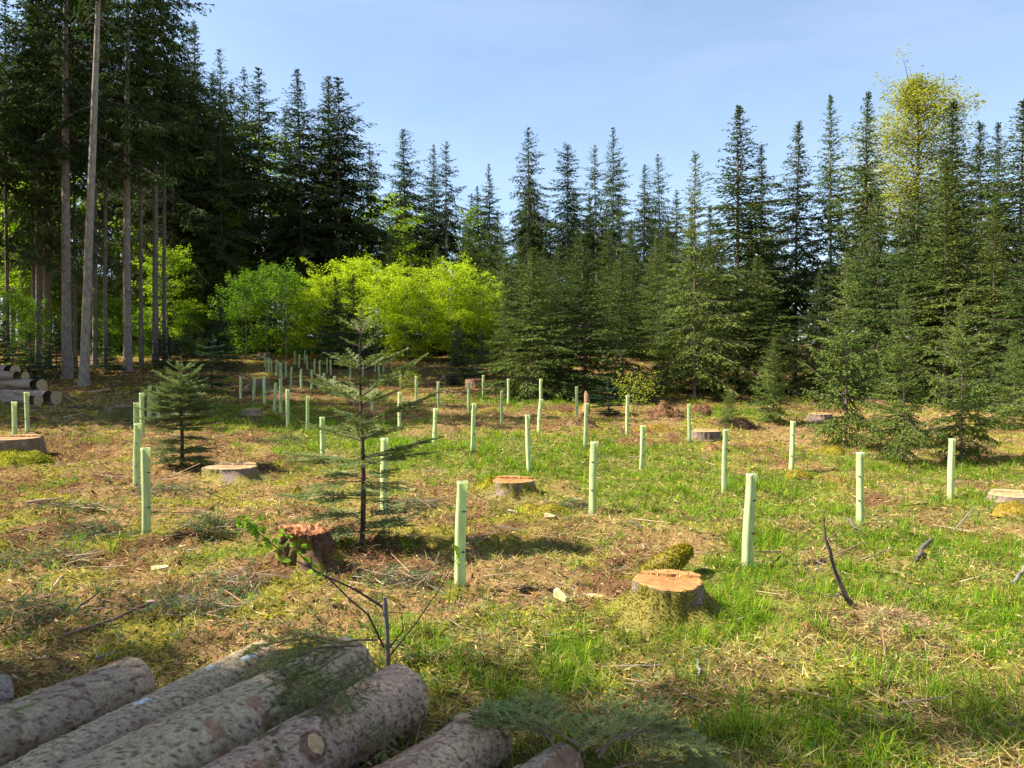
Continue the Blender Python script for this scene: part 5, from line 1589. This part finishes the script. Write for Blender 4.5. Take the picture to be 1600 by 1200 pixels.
for i, (px, py, z, az, e, L, dr, lab) in enumerate([
    (905, 1165, .30, 2.55, 0.35, 0.85, 0.35, 'dark drooping bough at the back left of the brash heap right of the logs'),
    (880, 1190, .25, 2.1, 0.55, 0.75, 0.40, 'bough bending over towards the logs in the brash heap'),
    (930, 1175, .36, 0.15, 0.60, 0.95, 0.85, 'long arching bough of the brash heap, bending to the right'),
    (935, 1185, .30, 0.8, 0.5, 0.7, 0.5, 'short upright bough in the middle of the brash heap'),
    (960, 1200, .20, -0.2, 0.45, 0.85, 0.75, 'low bough of the brash heap trailing to the right'),
    (900, 1200, .18, 1.3, 0.45, 0.6, 0.35, 'dense bough at the front of the brash heap'),
    (860, 1150, .22, 2.8, 0.25, 0.6, 0.3, 'small bough reaching left from the brash heap over the knotted log'),
    (975, 1150, .30, 0.45, 0.30, 0.55, 0.5, 'thin bough hanging at the right rim of the brash heap'),
    (560, 1010, .46, 3.3, 0.15, 0.75, 0.35, 'fir bough draped over the far end of the thickest log, trailing left'),
    (540, 1020, .50, 4.2, 0.05, 0.85, 0.45, 'fir bough hanging down the face of the thickest log'),
    (575, 1015, .42, 4.9, 0.0, 0.6, 0.4, 'short fir bough between the thickest and the reddish log'),
    (520, 1000, .48, 2.7, 0.15, 0.55, 0.3, 'dark fir bough on the crest of the thickest log'),
    (440, 1130, .40, 4.6, 0.0, 0.45, 0.4, 'small fir sprig in the groove between the lichened and thickest logs'),
    (660, 1150, .22, 5.4, 0.2, 0.5, 0.4, 'sprig hanging beside the end of the reddish log'),
    (600, 1120, .30, 4.9, 0.1, 0.4, 0.4, 'thin sprig lying across the middle of the reddish log'),
    (590, 1000, .44, 3.7, 0.25, 0.8, 0.45, 'long fir bough over the crest of the thickest log, hanging towards the lichened log'),
    (500, 1010, .52, 4.4, 0.1, 0.6, 0.5, 'fir spray hanging on the left face of the thickest log'),
    (560, 1030, .52, 4.6, 0.1, 0.7, 0.5, 'dense fir spray hanging in the middle of the thickest log end'),
    (470, 1000, .40, 3.4, 0.1, 0.5, 0.3, 'flat fir spray behind the end of the lichened log'),
]):
    b = at_z(px, py, z)
    cut_bough(lab, b, az, e, L, 850 + i, dr, col=((0.21, 0.235, 0.07) if i < 8 else (0.15, 0.165, 0.045)))

# ------------------------------------------------------------------ ground cover: grass, straw, moss, litter, fallen sprigs
def scatter(n, ymin, ymax, rng, wide=0.80, pad=1.5):
    y = ymin * (ymax / ymin) ** rng.random(n)
    x = (rng.random(n) * 2 - 1) * (wide * y + pad)
    keep = np.ones(n, bool)
    for (A, B, r) in LOG_AXES:
        ax, ay = A.x, A.y; dx, dy = B.x - A.x, B.y - A.y; l2 = dx * dx + dy * dy
        t = np.clip(((x - ax) * dx + (y - ay) * dy) / l2, 0, 1)
        keep &= np.hypot(x - ax - t * dx, y - ay - t * dy) > r * 0.9
    return x[keep], y[keep]


def blades(acc, x, y, h, w, az, lean, col, z0=-0.012):
    n = len(x); z = ground(x, y) + z0
    p = np.stack([x, y, z], 1)
    dirh = np.stack([np.cos(az), np.sin(az), np.zeros(n)], 1)
    s = np.stack([-np.sin(az), np.cos(az), np.zeros(n)], 1) * (w / 2)[:, None]
    mid = p + dirh * (h * lean * 0.35)[:, None] + np.array([[0, 0, 1.0]]) * (h * 0.6)[:, None]
    tip = p + dirh * (h * lean)[:, None] + np.array([[0, 0, 1.0]]) * (h * (1.0 - 0.35 * np.minimum(lean, 1.6)))[:, None]
    v = np.stack([p - s, p + s, mid + s * 0.7, mid - s * 0.7, tip], 1).reshape(-1, 3)
    i = np.arange(n)[:, None] * 5
    c = np.repeat(col, 5, 0)
    acc.add(v, i + np.array([[0, 1, 2, 3]]), c)
    # tips share the vertices just added
    acc.f.append(i + np.array([[3, 2, 4]]) + acc.n - len(v)); acc.m.append(np.zeros(n, np.int32))


def lod(y):
    return np.maximum(1.0, (y / 8.0)) ** 0.72


rng = np.random.default_rng(900)
# green tufts
x, y = scatter(58000, 3.3, 36, rng)
g = f_grass(x, y) * np.clip((fbm(x * 2.2, y * 2.2, 133, 3) - 0.42) * 7, 0.04, 1) * (1 - 0.6 * f_straw(x, y))
k = rng.random(len(x)) < 0.02 + g * 0.95
x, y, g = x[k], y[k], g[k]
nb = rng.integers(6, 18, len(x))
ii = np.repeat(np.arange(len(x)), nb); m = len(ii)
L = lod(y)[ii]
ang = rng.random(m) * 6.283; rad = np.abs(rng.normal(0, 0.045, m)) * L
th = (0.06 + 0.17 * rng.random(len(x)) ** 1.7)[ii]
tone = rng.random(len(x))[ii]
gc = pick([(0.10, 0.205, 0.009), (0.18, 0.29, 0.013), (0.05, 0.12, 0.008), (0.32, 0.34, 0.035)], [4, 4.5, 3, 2.2], m, rng, 0.2) * (0.7 + 0.6 * tone[:, None])
a = Acc()
blades(a, x[ii] + np.cos(ang) * rad, y[ii] + np.sin(ang) * rad, th * rng.uniform(0.6, 1.25, m) * (0.6 + 0.4 * L), 0.0055 * L * rng.uniform(0.7, 1.4, m), ang + rng.normal(0, 0.5, m), rng.uniform(0.15, 1.5, m), np.clip(gc, 0, 1))
tag(link('grass', a.mesh('grass', [M_GRASS], False)), 'fresh green grass in tufts over the middle and right of the clearing', 'grass', kind='stuff')

# dry straw, lying and bent
x, y = scatter(260000, 3.3, 32, rng)
n1 = fbm(x * 1.1 + 3, y * 1.1 + 8, 44, 3)
right = np.clip((x + 0.12 * y + 1.0) / 3.0, 0, 1)
pr = np.clip((n1 - 0.36) * 3.2, 0, 1) * (0.30 + 0.70 * right) + 0.12
fs = f_straw(x, y)
k = rng.random(len(x)) < np.maximum(pr * 0.85 * (1 - 0.55 * f_grass(x, y)), fs * 0.7)
x, y = x[k], y[k]; m = len(x); L = lod(y)
az = rng.random(m) * 6.283
d = unit(np.stack([np.cos(az), np.sin(az), np.abs(rng.normal(0.1, 0.38, m))], 1))
a = Acc()
kites(a, np.stack([x, y, ground(x, y) + 0.004 + 0.03 * rng.random(m)], 1), d, (0.06 + 0.13 * rng.random(m)) * (0.6 + 0.4 * L), 0.0022 * L * rng.uniform(0.7, 1.5, m), unit(rng.normal(0, 0.6, (m, 3)) + np.array([[0, 0, 1.0]])),
      pick([(0.52, 0.40, 0.16), (0.40, 0.30, 0.11), (0.62, 0.51, 0.24), (0.34, 0.30, 0.07), (0.27, 0.17, 0.075)], [4, 3, 2.5, 2, 1.5], m, rng, 0.2), 0, 0.3)
tag(link('dry_grass', a.mesh('dry_grass', [M_GRASS], False)), 'bleached dry grass stalks matted between the green tufts', 'grass', kind='stuff')

# moss and leaf litter specks
x, y = scatter(370000, 3.2, 62, rng)
mo = f_moss(x, y); so = f_soil(x, y); g = f_grass(x, y)
m = len(x); L = np.maximum(1.0, y / 8.0) ** 0.85
ismoss = rng.random(m) < 0.08 + 0.72 * mo * (1 - 0.5 * g)
cm = pick([(0.26, 0.26, 0.020), (0.38, 0.34, 0.03), (0.14, 0.185, 0.022), (0.48, 0.36, 0.05)], [4, 3, 3, 1.4], m, rng, 0.25)
cl = pick([(0.25, 0.14, 0.055), (0.44, 0.27, 0.11), (0.075, 0.042, 0.022), (0.60, 0.43, 0.20), (0.21, 0.20, 0.030), (0.075, 0.125, 0.030), (0.32, 0.13, 0.045)], [4.5, 4.5, 5, 3.2, 3, 4, 2], m, rng, 0.25)
cs = pick([(0.10, 0.055, 0.032), (0.19, 0.098, 0.052), (0.30, 0.165, 0.09)], [3, 3, 2], m, rng, 0.25)
c = np.where(ismoss[:, None], cm, np.where((rng.random(m) < so * 0.75)[:, None], cs, cl))
z = ground(x, y)
d = unit(np.stack([rng.normal(0, 1, m), rng.normal(0, 1, m), np.where(ismoss, rng.uniform(0.1, 1.4, m), rng.normal(0.15, 0.42, m))], 1))
ll = np.where(ismoss, rng.uniform(0.012, 0.036, m), 0.012 + 0.085 * rng.random(m) ** 1.6) * L
ww = np.where(ismoss, ll * 0.36, np.minimum(ll * 0.32, 0.0028 + 0.010 * rng.random(m) ** 2.5)) * np.where(ismoss, 1, L ** 0.6)
p = np.stack([x, y, z + 0.004 + 0.03 * rng.random(m) ** 2], 1) - d * (ll * 0.3)[:, None]
a = Acc(); b = Acc()
k = ismoss
nr = unit(rng.normal(0, 1, (m, 3)) + np.array([[0, 0, 0.6]]))
tris(a, p[k], d[k], ll[k], ww[k], nr[k], c[k])
tag(link('moss_carpet', a.mesh('moss_carpet', [M_MOSS], False)), 'yellow-green moss growing in patches over the forest floor', 'moss', kind='stuff')
k = ~ismoss
tris(b, p[k], d[k], ll[k], ww[k], nr[k], c[k])
tag(link('leaf_litter', b.mesh('leaf_litter', [M_LITTER], False)), 'brown needles, bark bits and dead leaves littering the ground', 'litter', kind='stuff')

# low herbs with small rounded leaves
x, y = scatter(1500, 3.5, 22, rng)
k = fbm(x * 1.6, y * 1.6, 171, 3) > 0.53; x, y = x[k], y[k]
nb = rng.integers(5, 14, len(x)); ii = np.repeat(np.arange(len(x)), nb); m = len(ii)
ang = rng.random(m) * 6.283; rad = rng.random(m) * 0.09
px_, py_ = x[ii] + np.cos(ang) * rad, y[ii] + np.sin(ang) * rad
a = Acc(); ll = rng.uniform(0.018, 0.045, m) * lod(y)[ii]
kites(a, np.stack([px_, py_, ground(px_, py_) + rng.uniform(0.015, 0.07, m)], 1), unit(np.stack([np.cos(ang), np.sin(ang), rng.normal(0, 0.3, m)], 1)), ll, ll * 0.38, unit(rng.normal(0, 0.45, (m, 3)) + np.array([[0, 0, 1.0]])),
      pick([(0.07, 0.13, 0.04), (0.10, 0.17, 0.06), (0.14, 0.20, 0.04)], [3, 2, 2], m, rng, 0.25))
tag(link('low_herbs', a.mesh('low_herbs', [M_GRASS], False)), 'low leafy herbs dotted through moss and grass', 'herbs', kind='stuff')

# twigs
x, y = scatter(7500, 3.3, 50, rng)
k = rng.random(len(x)) > 0.6 * f_grass(x, y); x, y = x[k], y[k]
m = len(x); L = lod(y)
d = unit(np.stack([rng.normal(0, 1, m), rng.normal(0, 1, m), rng.normal(0.03, 0.14, m)], 1))
a = Acc(); sticks(a, np.stack([x, y, ground(x, y) + 0.018 * L], 1), d, (0.05 + 0.5 * rng.random(m) ** 2.2) * L ** 0.6, (0.0022 + 0.007 * rng.random(m) ** 3) * L, pick([TAN, GRY, (0.13, 0.085, 0.06), (0.30, 0.20, 0.12)], [2.5, 1.5, 3, 3], m, rng))
tag(link('fallen_twigs', a.mesh('fallen_twigs', [M_WOOD], False)), 'small broken twigs strewn over the clearing', 'twigs', kind='stuff')

# green sprigs knocked off the felled trees, mostly on the left
x, y = scatter(8500, 3.4, 26, rng)
pr = np.clip(0.8 - (x + 0.14 * y) * 0.16, 0.10, 0.95) * (fbm(x * 1.2, y * 1.2 + 30, 66, 3) > 0.46)
k = rng.random(len(x)) < pr; x, y = x[k], y[k]; m = len(x)
L = lod(y)
az = rng.random(m) * 6.283
d = unit(np.stack([np.cos(az), np.sin(az), rng.normal(0.06, 0.18, m)], 1))
a = Acc()
needle_twigs(a, np.stack([x, y, ground(x, y) + 0.025], 1), d, rng.uniform(0.08, 0.24, m) * L ** 0.5, 0.028, 0.0042, 0.013, rng, pick([(0.09, 0.14, 0.055), (0.06, 0.10, 0.04), (0.12, 0.16, 0.055), (0.17, 0.14, 0.05)], [3, 3, 2, 1.5], m, rng, 0.25))
tag(link('fallen_sprigs', a.mesh('fallen_sprigs', [M_FIR], False)), 'broken green conifer sprigs scattered over the litter on the left', 'twigs', kind='stuff')

# low heaps of brash: dark sprigs and twigs thrown together on the felled ground
def brash_heap(label, px, py, r, h, n, seed):
    p = P(px, py); q = np.random.default_rng(seed)
    o = empty('brash_heap', p)
    a = Acc(); t = q.random(n) * 6.283; u = np.sqrt(q.random(n)) * r
    x = np.cos(t) * u; y = np.sin(t) * u * 0.8
    z = ground(x + p.x, y + p.y) - p.z + h * np.clip(1 - (u / r) ** 2, 0, 1) * q.random(n)
    az = q.random(n) * 6.283
    d = unit(np.stack([np.cos(az), np.sin(az), q.normal(0.0, 0.25, n)], 1))
    L = float(lod(np.array([p.y]))[0])
    needle_twigs(a, np.stack([x, y, z + 0.02], 1), d, q.uniform(0.10, 0.28, n), 0.028 * L ** 0.5, 0.0038 * L, 0.012 * L ** 0.5, q, pick([(0.075, 0.12, 0.045), (0.05, 0.085, 0.035), (0.11, 0.14, 0.05), (0.16, 0.10, 0.05)], [3, 3, 2, 2], n, q, 0.25))
    link('sprigs', a.mesh('sprigs', [M_FIR], False), o)['kind'] = 'stuff'
    b = Acc(); m = n // 2; i = q.integers(0, n, m)
    sticks(b, np.stack([x[i], y[i], z[i] + 0.02], 1), unit(np.stack([q.normal(0, 1, m), q.normal(0, 1, m), q.normal(0.05, 0.25, m)], 1)), q.uniform(0.08, 0.45, m), 0.003 + 0.006 * q.random(m) ** 2, pick([TAN, GRY, (0.13, 0.085, 0.06), (0.28, 0.17, 0.10)], [2, 1, 3, 3], m, q))
    link('twigs', b.mesh('twigs', [M_WOOD], False), o)['kind'] = 'stuff'
    tag(o, label, 'brash', 'brash heaps on the left')


for i, (px, py, r, h, n, lab) in enumerate([
    (55, 880, 0.55, 0.10, 170, 'patch of dark green brash near the left picture edge'),
    (120, 805, 0.6, 0.10, 150, 'dark brash patch right of the parallel pale sticks'),
    (150, 838, 0.5, 0.12, 150, 'brash heap on the litter left of the nearest left shelter'),
    (330, 835, 0.45, 0.14, 150, 'small dark brash heap between the nearest left shelter and the sapling leaves'),
    (255, 765, 0.6, 0.14, 150, 'brown brash heap at the foot of the bushy fir'),
    (300, 960, 0.4, 0.08, 130, 'thin green brash patch above the lichened log'),
    (360, 920, 0.4, 0.08, 120, 'thin brash patch left below the reddish stump'),
    (30, 980, 0.45, 0.09, 140, 'green brash patch above the logs at the left picture edge'),
    (620, 905, 0.5, 0.14, 200, 'dark brash heap below the foreground fir'),
    (440, 690, 0.8, 0.10, 130, 'dark brown brash patch behind the wide low stump'),
    (640, 795, 0.5, 0.12, 140, 'reddish brash heap right of the half hidden shelter'),
    (900, 795, 0.35, 0.08, 90, 'small dark brash patch left of the tall middle shelter'),
    (150, 640, 1.0, 0.15, 150, 'heap of pale and dark branches below the log pile'),
]):
    brash_heap(lab, px, py, r, h, n, 950 + i)
